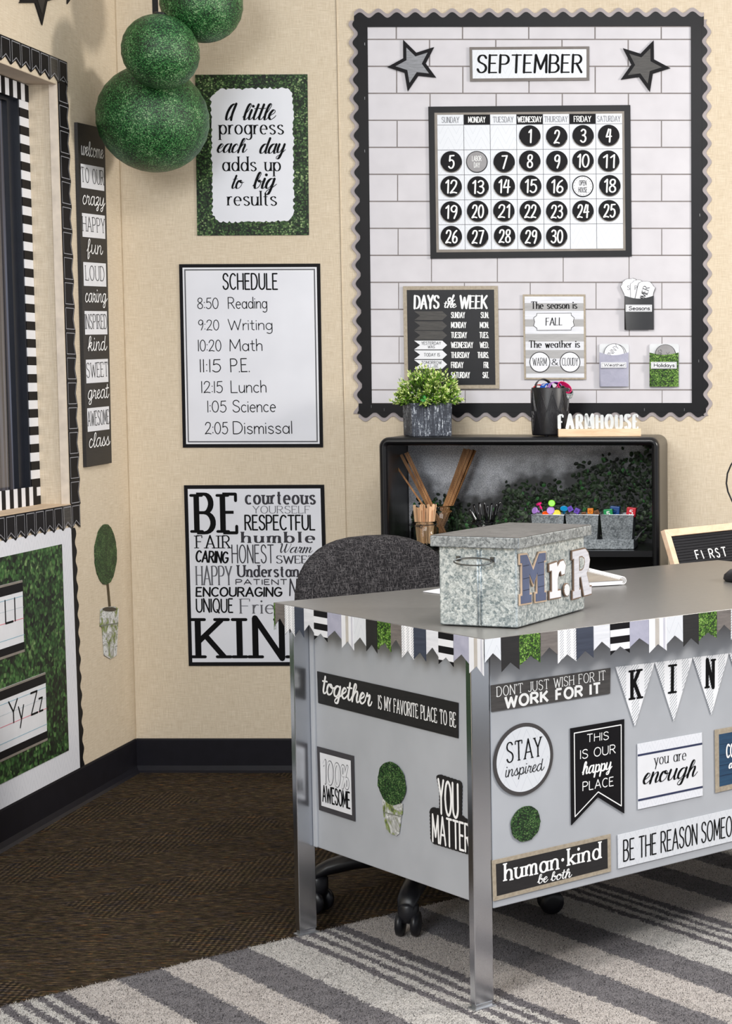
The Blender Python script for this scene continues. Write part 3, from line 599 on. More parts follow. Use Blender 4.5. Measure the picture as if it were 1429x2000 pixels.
# schedule
p, q = poster('schedule poster handwritten with class times from Reading to Dismissal', [(349.5, 516), (624.8, 514.8), (630.7, 873.5), (357, 874)], BLACKP, .0105, WHITEP)
m = MB(); i1, i2 = inset(q, .0155), inset(q, .0195)
for k in range(4): m.prism(BACK, [i1[k], i1[(k+1) % 4], i2[(k+1) % 4], i2[k]], TN+.0006, TN+.0007)
m.build('grey_frame_line', GREYINK, p); lay(p, 'writing_surface', POSTERW, BACK, inset(q, .0225), TN+.0004, TN+.0006)
S = lambda x, y: (340 + x/4.203, 500 + y/4.203)
write(p, BACK, [('SCHEDULE', 'skinny', S(397, 273), S(853, 273), S(0, 145)[1], 1.1)], INK, TN+.001, 'heading')
rows = [('8:50', 190, 365, 'Reading', 442, 765, 432, 345), ('9:20', 197, 370, 'Writing', 442, 808, 608, 525), ('10:20', 195, 388, 'Math', 455, 725, 780, 690), ('11:15', 210, 385, 'P.E.', 462, 622, 952, 850), ('12:15', 222, 400, 'Lunch', 465, 758, 1122, 1030), ('1:05', 272, 430, 'Science', 480, 835, 1282, 1190), ('2:05', 252, 443, 'Dismissal', 483, 970, 1460, 1365)]
its = []
for a, x0, x1, b_, x2, x3, yb, yt in rows: its += [(a, 'hand', S(x0, yb), S(x1, yb), S(0, yt)[1]), (b_, 'hand', S(x2, yb), S(x3, yb-4), S(0, yt-5)[1])]
GL1 = GL['1']; GL['1'] = (.04, ".02,1 .02,0"); write(p, BACK, its, INK, TN+.001, 'handwriting'); GL['1'] = GL1; GC.clear()
# be kind poster
p, q = poster('word poster reading BE courteous, respectful, humble down to KIND, partly behind the desk', [(359, 947.8), (632.6, 946.7), (642, 1300), (368.5, 1300.5)], BLACKP, .0115, POSTERW)
S = lambda x, y: (340 + x/4.203, 930 + y/4.203)
L1 = [('BE', 'slab', 165, 537, 465, 465, 147, .95), ('FAIR', 'slab', 178, 462, 592, 592, 488, .8), ('CARING', 'brushb', 172, 445, 700, 712, 612, 1.0), ('ENCOURAGING', 'brushb', 175, 887, 985, 985, 915, 1.2), ('UNIQUE', 'sans', 178, 490, 1116, 1118, 1005, 1.05), ('RESPECTFUL', 'skinnyb', 577, 1160, 440, 440, 322, .95), ('KIN', 'slab', 175, 912, 1495, 1495, 1165, 1.0), ('D', 'slab', 955, 1222, 1495, 1495, 1165, 1.0)]
L2 = [('courteous', 'slabb', 580, 1162, 228, 228, 112, .85), ('humble', 'fat', 550, 1157, 545, 545, 456, 1.), ('HONEST', 'skinny', 472, 820, 712, 712, 565, .75), ('Warm', 'script', 848, 1130, 628, 628, 555, 1.2), ('SWEET', 'serif', 835, 1160, 715, 715, 652, 1.5), ('Understanding', 'slabb', 517, 1230, 825, 825, 730, .9), ('PATIENT', 'sans', 503, 930, 890, 890, 848, 1.9), ('Nice', 'brush', 943, 1130, 980, 980, 845, .6)]
L3 = [('YOURSELF', 'thin', 645, 1115, 305, 305, 245, 1.5), ('HAPPY', 'thin', 178, 478, 895, 895, 738, 1.1), ('Friendly', 'serif', 540, 1150, 1128, 1128, 1008, .95)]
for L_, mt, nm in ((L1, INK, 'black_lettering'), (L2, flat('charcoal_print', (48, 46, 54), .45, var=0), 'charcoal_lettering'), (L3, GREYINK, 'grey_lettering')):
    write(p, BACK, [(a, b_, S(x0, y0), S(x1, y1), S(0, yt)[1], w_) for a, b_, x0, x1, y0, y1, yt, w_ in L_], mt, TN+.001, nm)
# ================================================================ bulletin board
bq = quad(BACK, [(716.7, 53), (1348.5, 50.5), (1350.5, 787.5), (726, 788)])
bb = thing('bulletin_board', 'white brick bulletin board with black border and grey scalloped edge', 'bulletin board', base_of(BACK, bq))
MORT = flat('mortar_print', (128, 121, 120), .6); BRK = flat('white_brick_print', (208, 205, 210), .55, sc_=12, var=.02)
lay(bb, 'backing_sheet', MORT, BACK, inset(bq, -.006), .0008, .0024)
ys = [45, 77, 129.6, 182.3, 235, 287.8, 340.5, 393.4, 446, 498.8, 551.5, 604.3, 657, 709.6, 761.5, 800]
def clipq(x0, x1, y0, y1):
    lt = lambda y: 716.7 + (y-53)*9.3/735; rt = lambda y: 1348.5 + (y-53)*2/735
    y0, y1 = max(y0, 53), min(y1, 787)
    if y1-y0 < 3: return None
    xa0, xa1, xb0, xb1 = max(x0, lt(y0)), max(x0, lt(y1)), min(x1, rt(y0)), min(x1, rt(y1))
    return None if xb0-xa0 < 3 else [(xa0, y0), (xb0, y0), (xb1, y1), (xa1, y1)]
for r in range(len(ys)-1):
    sh = (ys[r]-53)*6/735; off = 773.6 if r % 2 == 0 else 838.3
    for k in range(-1, 6):
        x0 = off + 129.3*(k) + sh*(1-k*.2); g = clipq(x0+1.3, x0+129.3-1.3, ys[r]+1.3, ys[r+1]-1.3)
        if g: lay(bb, 'brick', BRK, BACK, quad(BACK, g, .003), .0022, .003)
def wave_strip(a, b_, outx, amp, per, ph, base_in, n, mat, name, par, off):
    """strip between the straight inner line a-b and a wavy outer line, pixels"""
    dx, dy = b_[0]-a[0], b_[1]-a[1]; l = math.hypot(dx, dy); ux, uy = dx/l, dy/l; nx, ny = outx
    pts = []; N_ = int(l/2.2)
    for i in range(N_+1):
        t_ = l*i/N_; s_ = math.sin(2*math.pi*t_/per + ph); pts.append((a[0]+ux*t_ + nx*(base_in + off + amp*(s_)), a[1]+uy*t_ + ny*(base_in + off + amp*s_)))
    lay(par, name, mat, BACK, quad(BACK, [a, *pts, b_], n), n-.0012, n)
GREYEDGE = flat('grey_scallop_print', (160, 151, 152), .5); BBLK = flat('black_border_gloss', (23, 22, 25), .36, spec=.16)
TL, TRr, BR, BL = (717, 54), (1349, 51.5), (1351, 787), (726, 788)
for a, b_, o, per, ph in (((691, 52), (1374, 50), (0, -1), 36.1, -.4), ((693, 40), (703, 808), (-1, 0), 36.2, .3), ((1375.5, 38), (1378, 812), (1, 0), 36.3, -2.6), ((700, 788), (1378, 787), (0, 1), 36.1, -.8)):
    vert = o[0] != 0; bi = 10 if vert else 22.5; a = (a[0]-o[0]*10, a[1]) if vert else a; b_ = (b_[0]-o[0]*10, b_[1]) if vert else b_
    zo = .00025*[(0, -1), (-1, 0), (1, 0), (0, 1)].index(o); wave_strip(a, b_, o, 5.3, per, ph, bi, .0046+zo, BBLK, 'black_border', bb, 0); wave_strip(a, b_, o, 5.1, per, ph, bi, .0034-zo, GREYEDGE, 'scalloped_edge', bb, 7.8)
for g, nm in (([(694, 36), (1372, 33), (1372, 50.5), (694, 53)], 't'), ([(698, 36), (717, 36), (726, 806), (707.5, 806)], 'l'), ([(1348.5, 34), (1369.5, 34), (1372, 806), (1350.5, 806)], 'r'), ([(704, 788), (1374, 787), (1374, 804.5), (704, 805.5)], 'b')):
    lay(bb, 'border_strip', BBLK, BACK, quad(BACK, g, .0052), .004, .0057+.0002*'tlrb'.index(nm))
STAPLE = flat('staple_steel', (190, 192, 196), .3, .9)
for x, y in ((712, 86), (712, 192), (712, 295), (1366, 420), (1364, 705), (725, 794), (750, 800), (1258, 800), (1336, 800)):
    m = MB(); a = BACK.uv(x, y, .006); m.tube([BACK.P((a[0], a[1]-.004), .0055), BACK.P((a[0], a[1]-.004), .0065), BACK.P((a[0], a[1]+.004), .0065), BACK.P((a[0], a[1]+.004), .0055)], .0005, 5); m.build('staple', STAPLE, bb)
# things pinned on the board
BN = .008
star(BACK, [(786.7, 77.3), (847.4, 91.8), (851.5, 151.7), (795.7, 178.5), (755.7, 131)], BN, 'light grey wood star with black border on the brick board, left of the month sign', GREYWOOD)
star(BACK, [(1276, 78.6), (1309, 133), (1268.5, 179.7), (1211.5, 155.8), (1215.6, 93.9)], BN, 'dark wood star with black border on the brick board, right of the month sign', DARKWOOD)
p, q = poster('white month sign reading SEPTEMBER with grey border', [(916.3, 92), (1150.3, 90.5), (1150.3, 157), (917.5, 159)], flat('grey_border_print', (112, 106, 102), .5), .0085, HERRS, n=BN, cat_='sign', name='month_sign')
S = lambda x, y: (740 + x/2.422, 60 + y/2.422)
write(p, BACK, [('SEPTEMBER', 'caps', S(460, 198), S(962, 196), S(0, 116)[1], 1.25)], INK, BN+.001)
# calendar
p, q = poster('black framed September calendar grid with round date pieces', [(836, 208.3), (1230.4, 205), (1233.3, 501), (840.3, 505)], BBLK, .0185, TAUPEINK, n=BN, cat_='calendar', name='wall_calendar')
ci = quad(BACK, [(853.6, 224.5), (1214.4, 222), (1216.5, 485.2), (857, 487.5)], BN)
lay(p, 'day_grid', HERRS, BACK, ci, BN+.0004, BN+.0008)
hv = 19.7/263; 
for c_ in (1, 3, 5): lay(p, 'header_block_print', BLACKP, BACK, sub(ci, c_/7, 0, (c_+1)/7, hv), BN+.0009, BN+.001)
m = MB(); LW = .0007
def lineq(a, b_): 
    for g in ribbon([a, b_], lambda d: .0014, False): m.prism(BACK, g, BN+.0011, BN+.0011)
for c_ in range(1, 7): lineq(bil(ci, c_/7, 0), bil(ci, c_/7, 1))
for r in range(5): lineq(bil(ci, 0, hv + (1-hv)*r/5), bil(ci, 1, hv + (1-hv)*r/5))
m.build('grid_lines', GREYINK, p)
days = ['SUNDAY', 'MONDAY', 'TUESDAY', 'WEDNESDAY', 'THURSDAY', 'FRIDAY', 'SATURDAY']; CH = math.dist(ci[0], ci[3])
for i, dname in enumerate(days):
    wd = min(.46, .055*len(dname)); a, b_ = bil(ci, (i+.5-wd)/7, hv*.78), bil(ci, (i+.5+wd)/7, hv*.78)
    m = MB(); dk = i in (1, 3, 5)
    for g in text2d(dname, 'tallserif', a, b_, CH*hv*.56, 1.3 if dk else .75): m.prism(BACK, g, BN+.0016, BN+.0016)
    m.build('day_name', WHITEINK if dk else GREYINK, p, fixn=False)
NUMW = 'one two three four five six seven eight nine ten eleven twelve thirteen fourteen fifteen sixteen seventeen eighteen nineteen twenty twenty-one twenty-two twenty-three twenty-four twenty-five twenty-six twenty-seven twenty-eight twenty-nine thirty'.split()
cells = {}
for d in range(1, 31): k = d + 2; cells[d] = (k % 7, k//7)
RW = .0326
for d, (cx_, ry_) in cells.items():
    c = bil(ci, (cx_+.5)/7 + R.uniform(-.003, .003), hv + (1-hv)*(ry_+.49)/5 + R.uniform(-.004, .004)); kind_ = {6: 'grey', 17: 'white'}.get(d, 'black')
    lb = {'grey': 'round grey calendar piece reading LABOR DAY', 'white': 'round white calendar piece reading OPEN HOUSE'}.get(kind_, 'round black calendar piece reading %s, in the %s %s' % (NUMW[d-1], ['topmost', 'second', 'third', 'fourth', 'lowest'][ry_], days[cx_].capitalize() + ' cell'))
    t_ = thing('calendar_piece', lb, 'calendar piece', BACK.P((c[0], c[1]-RW), BN+.001), 'round date pieces on the calendar')
    lay(t_, 'disc', BLACKP if kind_ != 'white' else WHITEP, BACK, disc(c, RW, 36), BN+.0012, BN+.0026)
    n2 = BN+.0034
    if kind_ == 'black':
        s_ = str(d); w2 = {1: .27, 2: .52}[len(s_)]*RW*(1 if s_ != '1' else .6)*1.12; m = MB(); cp = RW*1.16
        for g in text2d(s_, 'brushb', (c[0]-w2, c[1]-cp*.5), (c[0]+w2, c[1]-cp*.5), cp, .78): m.prism(BACK, g, n2, n2)
        m.build('number', WHITEINK, t_)
        m = MB(); m.prism(BACK, disc(c, RW*.985, 36), BN+.0026, BN+.0026); rr = [((c[0]+RW*math.cos(a_)*.965), (c[1]+RW*math.sin(a_)*.965)) for a_ in [math.pi*1.1 + i*math.pi*.8/14 for i in range(15)]]
        m = MB()
        for g in ribbon(rr, lambda dd: .0016, False): m.prism(BACK, g, n2, n2)
        m.build('edge_print', TAUPEINK, t_)
    else:
        gr = kind_ == 'grey'
        lay(t_, 'face_print', flat('grey_disc_print', (150, 148, 150), .5) if gr else WHITEP, BACK, disc(c, RW*.93, 36), BN+.0026, BN+.0029)
        if not gr:
            m = MB()
            for i in range(36):
                if i % 2: 
                    for g in ribbon([(c[0]+RW*.80*math.cos(a_), c[1]+RW*.80*math.sin(a_)) for a_ in (i*math.pi/18, (i+1)*math.pi/18)], lambda dd: .0008, False): m.prism(BACK, g, n2, n2)
            for g in ribbon([(c[0]+RW*.95*math.cos(i*math.pi/18), c[1]+RW*.95*math.sin(i*math.pi/18)) for i in range(37)], lambda dd: .003, False): m.prism(BACK, g, n2, n2)
            m.build('ring_print', INK, t_)
        m = MB(); a1, a2 = ('LABOR', 'DAY') if gr else ('OPEN', 'HOUSE')
        for s_, yo, ww in ((a1, .08, .44 if gr else .34), (a2, -.52 if gr else -.56, .28 if gr else .42)):
            for g in text2d(s_, 'skinny', (c[0]-RW*ww, c[1]+RW*yo), (c[0]+RW*ww, c[1]+RW*yo), RW*.46, 1.0): m.prism(BACK, g, n2, n2)
        m.build('wording', WHITEINK if gr else INK, t_)
# days of the week chart
p, q = poster('black chalkboard chart headed DAYS of the WEEK behind the plant', [(786.6, 559), (971.8, 558.3), (974.8, 758.9), (790, 760)], TAUPEF, .0115, flat('chalkboard_print', (32, 32, 36), .35, spec=.2), n=BN, cat_='chart', name='weekday_chart')
S = lambda x, y: (740 + x/3.969, 520 + y/3.969)
write(p, BACK, [('DAYS', 'brush', S(267, 327), S(468, 325), S(0, 230)[1], 1.15), ('WEEK', 'brush', S(620, 325), S(842, 325), S(0, 230)[1], 1.15), ('of', 'scriptb', S(525, 275), S(588, 275), S(0, 222)[1], 1.4), ('the', 'scriptb', S(497, 320), S(600, 320), S(0, 272)[1], 1.4)], WHITEINK, BN+.001, 'heading')
its = []
for (nm, x1), (ab, xa), yb in zip([('SUNDAY', 667), ('MONDAY', 677), ('TUESDAY', 682), ('WEDNESDAY', 730), ('THURSDAY', 702), ('FRIDAY', 655), ('SATURDAY', 705)], [('SUN.', 787), ('MON.', 780), ('TUES.', 777), ('WED.', 780), ('THURS.', 762), ('FRI.', 810), ('SAT.', 802)], [400, 477, 555, 632, 710, 787, 865]):
    its += [(nm, 'skinnyb', S(557, yb), S(x1, yb), S(0, yb-43)[1], 1.15), (ab, 'skinnyb', S(xa, yb), S(851, yb), S(0, yb-43)[1], 1.15)]
write(p, BACK, its, WHITEINK, BN+.001, 'day_names')
for i, yc in enumerate((383, 461, 535, 611, 686, 761)):
    g = quad(BACK, [S(272, yc-34), S(490, yc-34), S(527, yc), S(490, yc+34), S(272, yc+34), S(318, yc)], BN+.001)
    if i < 3: lay(p, 'arrow_print', DARKWOOD, BACK, g, BN+.0004, BN+.0005)
    else:
        t_ = thing('arrow_card', 'white arrow card on the weekday chart reading %s' % ('YESTERDAY WAS', 'TODAY IS', 'TOMORROW, half hidden by the plant')[i-3], 'card', BACK.P(g[4], BN+.001), 'arrow cards on the weekday chart')
        lay(t_, 'card', WHITEP, BACK, g, BN+.0006, BN+.0016)
        it = [[('YESTERDAY', 'skinny', S(328, yc-3), S(480, yc-3), S(0, yc-26)[1], 1.2), ('WAS', 'skinny', S(378, yc+24), S(432, yc+24), S(0, yc+3)[1], 1.2)], [('TODAY IS', 'skinny', S(348, yc+12), S(472, yc+12), S(0, yc-12)[1], 1.2)], [('TOMORROW', 'skinny', S(328, yc-3), S(485, yc-3), S(0, yc-26)[1], 1.2), ('WILL BE', 'skinny', S(350, yc+24), S(460, yc+24), S(0, yc+3)[1], 1.2)]][i-3]
        write(t_, BACK, it, INK, BN+.0022)
# season chart
p, q = poster('grey striped chart reading The season is and The weather is', [(1020.4, 575), (1142.6, 575), (1144.4, 741.3), (1023.4, 741)], TAUPEF, None, None, n=BN, cat_='chart', name='season_chart')
S = lambda x, y: (1000 + x/3.331, 520 + y/3.331); sy = [197, 240, 290, 345, 393, 440, 490, 545, 600, 650, 698, 725]; m = MB()
for i in range(11): 
    x0, x1 = 80 + (sy[i]-183)*.02, 463 + (sy[i]-183)*.01; m.prism(BACK, quad(BACK, [S(x0, sy[i]), S(x1, sy[i]), S(x1, sy[i+1]), S(x0, sy[i+1])], BN+.0004), BN, BN+.0004, i % 2)
m.build('plank_print', [WHITEW, GREYW], p)
write(p, BACK, [('The season is', 'serif', S(122, 277), S(423, 275), S(0, 230)[1], 1.25), ('The weather is', 'serif', S(108, 530), S(441, 528), S(0, 484)[1], 1.25), ('&', 'serif', S(255, 643), S(298, 643), S(0, 602)[1], 1)], INK, BN+.001)
pts = [(160, 305), (385, 303), (385, 318), (405, 335), (398, 360), (405, 388), (385, 403), (385, 416), (160, 418), (160, 405), (138, 388), (145, 362), (138, 335), (158, 320)]
t_ = thing('season_card', 'white plaque card reading FALL', 'card', BACK.P(BACK.uv(*S(270, 418)), BN))
lay(t_, 'card', INK, BACK, quad(BACK, [S(*x) for x in pts], BN), BN+.0005, BN+.0012); lay(t_, 'face', WHITEP, BACK, quad(BACK, [S(272+(x-272)*.975, 361+(y-361)*.95) for x, y in pts], BN), BN+.0012, BN+.0016)
write(t_, BACK, [('FALL', 'brush', S(217, 384), S(327, 382), S(0, 337)[1], .8)], INK, BN+.0022)
for nm, cx_, x0, x1 in (('WARM', 180, 133, 225), ('CLOUDY', 376, 324, 428)):
    c = BACK.uv(*S(cx_, 624), BN); r_ = math.dist(BACK.uv(*S(cx_+67, 624), BN), c)
    t_ = thing('weather_disc', 'round white weather card reading ' + nm, 'card', BACK.P((c[0], c[1]-r_), BN), 'round weather cards on the season chart')
    lay(t_, 'disc', INK, BACK, disc(c, r_, 36), BN+.0006, BN+.0014); lay(t_, 'face', WHITEP, BACK, disc(c, r_*.93, 36), BN+.0014, BN+.0017)
    write(t_, BACK, [(nm, 'tallserif', S(x0, 646), S(x1, 646), S(0, 596)[1], .6)], INK, BN+.0022)
# pockets
def pocket(label, x0, x1, ytop, ymid, ybot, mat, word, lx0, ly0, lx1, ly1, back=None, glare=False):
    pq = BACK.uv((x0+x1)/2, ybot, BN); t_ = thing('card_pocket', label, 'pocket', BACK.P(pq, BN), 'card pockets on the board')
    if back:
        rx = 4; pts = [(x0-.5, ybot), (x0-.5, back+rx), (x0+1, back+1), (x0+rx, back), (x1-rx, back), (x1-1, back+1), (x1+.5, back+rx), (x1+.5, ybot)]
        lay(t_, 'back_panel', flat('clear_backing', (214, 216, 220), .3), BACK, quad(BACK, pts, BN), BN-.001, BN)
    n = 14; cv = [(x0 + (x1-x0)*i/n, ytop + (ymid-ytop)*math.sin(math.pi*i/n)) for i in range(n+1)]
    m = MB()
    for i in range(n):
        u0, u1 = i/n, (i+1)/n; b0 = .006 + .004*math.sin(math.pi*u0); b1 = .006 + .004*math.sin(math.pi*u1)
        a, b_ = BACK.uv(*cv[i], BN), BACK.uv(*cv[i+1], BN); c, d = BACK.uv(cv[i+1][0], ybot, BN), BACK.uv(cv[i][0], ybot, BN)
        m.face([BACK.P(a, BN+b0), BACK.P(b_, BN+b1), BACK.P(c, BN+.004), BACK.P(d, BN+.004)], [a, b_, c, d])
    m.face([BACK.P(BACK.uv(x0, ytop, BN), BN+.006), BACK.P(BACK.uv(x0, ybot, BN), BN+.004), BACK.P(BACK.uv(x0, ybot, BN), BN)])
    m.build('pocket_front', mat, t_, smooth=True)
    lay(t_, 'label_strip', WHITEP, BACK, quad(BACK, [(lx0, ly0), (lx1, ly0), (lx1, ly1), (lx0, ly1)], BN), BN+.0105, BN+.0112)
    m = MB()
    for g in ribbon([BACK.uv(x, y, BN) for x, y in ((lx0+2, ly0+1.6), (lx1-2, ly0+1.6), (lx1-2, ly1-1.6), (lx0+2, ly1-1.6), (lx0+2, ly0+1.6))], lambda d: .0006, False): m.prism(BACK, g, BN+.0114, BN+.0114)
    hw = (lx1-lx0); text(m, BACK, word, 'hand', (lx0+hw*.1, ly1-3.6), (lx1-hw*.09, ly1-3.6), ly0+3, BN+.0115, 2.4); m.build('label_writing', INK, t_)
    return t_
def peek(label, cat_, polys, txt, par=None, n=BN+.003):
    c0 = quad(BACK, polys, n); t_ = thing('paper_card', label, cat_, BACK.P((sum(p[0] for p in c0)/len(c0), min(p[1] for p in c0)), n), 'cards tucked in the board pockets')
    cx_, cy_ = sum(x for x, y in polys)/len(polys), sum(y for x, y in polys)/len(polys)
    lay(t_, 'card', INK, BACK, c0, n-.001, n); lay(t_, 'face', WHITEP if 'grey' not in label else flat('grey_disc_print', (168, 166, 170), .5), BACK, quad(BACK, [(cx_+(x-cx_)*.95, cy_+(y-cy_)*.965) for x, y in polys], n), n, n+.0003)
    if txt:
        m = MB()
        for s_, st, x0, y0, x1, y1, cp, wt_ in txt:
            a, b_ = BACK.uv(x0, y0, n), BACK.uv(x1, y1, n)
            for g in text2d(s_, st, a, b_, cp/640, wt_): m.prism(BACK, g, n+.0008, n+.0008)
        m.build('wording', INK, t_)
T = lambda x, y: (1180 + x/8.331, 530 + y/8.331)
pocket('black pocket labelled Seasons, topmost of the three pockets', 1219.3, 1276.7, 577.5, 583.5, 644, flat('black_pocket', (34, 34, 37), .28, spec=.6), 'Seasons', 1222.3, 595.5, 1273.4, 609)
peek('white plaque card at the left of the Seasons pocket', 'card', [T(*x) for x in ((405, 470), (335, 470), (322, 380), (258, 245), (282, 215), (292, 175), (340, 130), (380, 118), (440, 120), (460, 108), (515, 125), (520, 150), (470, 300), (440, 470))], [('S', 'tallserif', *T(372, 300), *T(415, 300), 8, .9)], n=BN+.0015)
peek('white plaque card in the middle of the Seasons pocket', 'card', [T(*x) for x in ((425, 480), (420, 200), (455, 180), (480, 150), (540, 135), (590, 140), (615, 160), (590, 300), (520, 480))], [('P', 'tallserif', *T(495, 300), *T(535, 300), 8, .9)], n=BN+.0028)
peek('white plaque card at the right of the Seasons pocket, letters MER showing', 'card', [T(*x) for x in ((485, 480), (545, 210), (560, 185), (600, 165), (680, 160), (740, 170), (780, 205), (800, 240), (832, 265), (800, 350), (780, 480))], [('MMER', 'brush', *T(655, 520), *T(735, 262), 12, .7)], n=BN+.0042)
pocket('glossy lavender grey pocket labelled Weather', 1170.6, 1227.3, 688, 694, 755, LAVW, 'Weather', 1174, 707.5, 1223.6, 718.5, back=671.5)
t5_ = [(1199 + 20.5*math.cos(a_), 691.5 + 20.5*math.sin(a_)) for a_ in [i*math.pi/16 for i in range(32)]]
peek('round black rimmed card behind the SUNNY card in the Weather pocket', 'card', [(x+3.5, y+1) for x, y in t5_], None, n=BN+.0012); peek('round white card reading SUNNY in the Weather pocket', 'card', t5_, [('SUNNY', 'tallserif', 1183, 707, 1209, 678, 9, .6)], n=BN+.003)
pocket('boxwood print pocket labelled Holidays', 1268.3, 1325, 688.5, 693, 755, GRASS_TRIM, 'Holidays', 1271.5, 707, 1321.5, 720, back=671.5)
peek('round grey card standing in the Holidays pocket', 'card', [(1299 + 20.5*math.cos(a_), 693 + 20.5*math.sin(a_)) for a_ in [i*math.pi/16 for i in range(32)]], [('ING', 'skinny', 1292, 697, 1292, 683, 7, .8), ('K', 'skinny', 1307, 694, 1307, 687, 6, .8)])
# ================================================================ hanging boxwood balls
def ball(px, py, rpx, y, label):
    c = on_y(px, py, y); r = rpx/(F/ (y+5.56))*.995; t_ = thing('boxwood_paper_ball', label, 'lantern', (c.x, c.y, c.z-r), 'hanging green paper lanterns')
    m = MB(); seg = 40; rings = []
    for j in range(1, 26):
        ph = math.pi*j/26; rr = r*math.sin(ph)*(1+.006*math.cos(j*math.pi)); rings.append([c + Vector((rr*math.cos(a*2*math.pi/seg), rr*math.sin(a*2*math.pi/seg), -r*math.cos(ph)*.985)) for a in range(seg)])
    m.loops(rings, True, True); m.build('paper_shell', GRASS_BALL, t_, smooth=True)
    m = MB(); m.lathe(c + Vector((0, 0, r*.972)), [(r*.16, 0), (r*.17, .004), (r*.13, .006)], 20); m.build('wire_ring', BLKMETAL, t_)
    return c, r
b1 = ball(298.5, 232, 104, -.25, 'largest green boxwood paper ball, lowest of the three')
b2 = ball(313.5, 101, 72, -.43, 'smallest green boxwood paper ball, resting above the largest')
b3 = ball(393, 5, 77, -.31, 'green boxwood paper ball at the top, cut off by the photo edge')
c = on_y(306, 10, -.24)
t_ = thing('hanging_ribbon', 'black ribbon holding the green paper balls, beside the top ball', 'ribbon', (c.x, c.y, 2.19)); m = MB()
m.aabb((c.x-.013, c.y-.0006, 2.19), (c.x+.004, c.y+.0006, 2.80)); m.build('ribbon_band', flat('black_ribbon', (14, 13, 16), .6), t_)
# ================================================================ bookcase
BX0, BX1, BY, BZ = -1.286, -.467, -.287, 1.050
bc = thing('bookcase', 'low black metal bookcase with rounded front edges against the back wall', 'bookcase', ((BX0+BX1)/2, BY/2, 0))
def rrect(x0, x1, z0, z1, r, k=6):
    o = []
    for cx_, cz, a0 in ((x1-r, z1-r, 0), (x0+r, z1-r, 90), (x0+r, z0+r, 180), (x1-r, z0+r, 270)):
        o += [(cx_ + r*math.cos(math.radians(a0+90*i/k)), cz + r*math.sin(math.radians(a0+90*i/k))) for i in range(k+1)]
    return o
BRNZ = flat('black_cabinet_paint', (17, 16, 19), .3, spec=.4)
def shell(x0, x1, z0, z1, r, t, ya, yb, mb, rnd):
    o, i = rrect(x0, x1, z0, z1, r), rrect(x0+t, x1-t, z0+t, z1-t, max(r-t, .004))
    k = 5; rings = []
    for j in range(k+1):   # rounded front bullnose
        a = math.pi/2*j/k; f = 1-math.cos(a)
        rings.append([(p[0]*(1) + ((q_[0]-p[0])*.5*(1-math.sin(a))), p[1] + (q_[1]-p[1])*.5*(1-math.sin(a)), ya + rnd*(1-math.cos(a))) for p, q_ in zip(o, i)])
    rings.append([(p[0], p[1], yb) for p in o])
    inn = []
    for j in range(k+1):
        a = math.pi/2*j/k; inn.append([(q_[0] + (p[0]-q_[0])*.5*(1-math.sin(a)), q_[1] + (p[1]-q_[1])*.5*(1-math.sin(a)), ya + rnd*(1-math.cos(a))) for p, q_ in zip(o, i)])
    inn.append([(q_[0], q_[1], yb) for q_ in i])
    full = list(reversed(rings)) + inn[1:] + [rings[-1]]
    mb.loops([[(x, y, z) for x, z, y in rg] for rg in full], True, False)
m = MB(); shell(BX0, BX1, 0, BZ, .028, .024, BY, -.008, m, .016); m.build('cabinet_body', BRNZ, bc, smooth=True)
m = MB(); m.aabb((BX0+.02, -.014, .02), (BX1-.02, -.008, BZ-.02)); m.build('back_panel', BRNZ, bc)
for z, nm in ((.716, 'shelf'), (.40, 'shelf')):
    m = MB(); m.aabb((BX0+.024, BY+.02, z-.018), (BX1-.024, -.014, z)); m.build(nm, BRNZ, bc)
# leaf print lining, glare on the upper part painted in as silver speckle
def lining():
    n = N('painted_glare_lining'); a = n.noise(n.vec(), 300, 2, .8); b_ = n.noise(n.vec((1, 1, 1.3)), 7, 3); z = n.sep(n.vec())[2]
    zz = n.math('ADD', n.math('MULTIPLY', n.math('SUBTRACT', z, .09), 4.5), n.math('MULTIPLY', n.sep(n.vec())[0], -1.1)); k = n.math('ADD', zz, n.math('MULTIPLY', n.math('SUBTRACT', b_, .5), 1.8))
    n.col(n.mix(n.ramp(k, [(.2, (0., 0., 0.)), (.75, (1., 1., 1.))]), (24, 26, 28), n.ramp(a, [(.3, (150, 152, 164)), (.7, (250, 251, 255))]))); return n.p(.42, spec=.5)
ll = thing('leaf_lining_sheet', 'dark leaf print sheet with painted silver glare, lining the inside back of the bookcase', 'lining sheet', (BX0+.4, -.016, .74))
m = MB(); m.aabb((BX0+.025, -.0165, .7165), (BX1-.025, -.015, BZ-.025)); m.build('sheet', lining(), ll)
LF = [flat('leaf_print_%s' % k, c, .5, spec=.3, var=.25) for k, c in (('dark', (24, 34, 22)), ('mid', (44, 64, 38)), ('light', (76, 92, 70)), ('bright', (58, 112, 58)))]
m = MB()
for i in range(2600):
    x = R.uniform(BX0+.035, BX1-.035); u = R.random()
    top = .90 + .035*math.sin(x*9) + (.05 if x > -.75 else 0); 
    if x < -.97: top = .80 + .03*math.sin(x*20)
    z = .72 + (top-.72)*u**.8 + (R.random()**4)*.05; r_ = R.uniform(.0045, .0088); a = R.uniform(0, 6.28); tl = R.uniform(-.45, .45)
    c = Vector((x, -.0175-R.uniform(0, .0035), z)); ux = Vector((math.cos(a), tl*.3, math.sin(a))); uy = Vector((-math.sin(a), tl, math.cos(a)))
    mi = R.choices([0, 1, 2, 3], [6, 4, 1.6, .5])[0]; pts = [c + ux*(r_*math.cos(t*math.pi/4)*(1.0)) + uy*(r_*.72*math.sin(t*math.pi/4)) for t in range(8)]
    for t in range(8): m.face([c + Vector((0, -.0012, 0)), pts[t], pts[(t+1) % 8]], mi=mi)
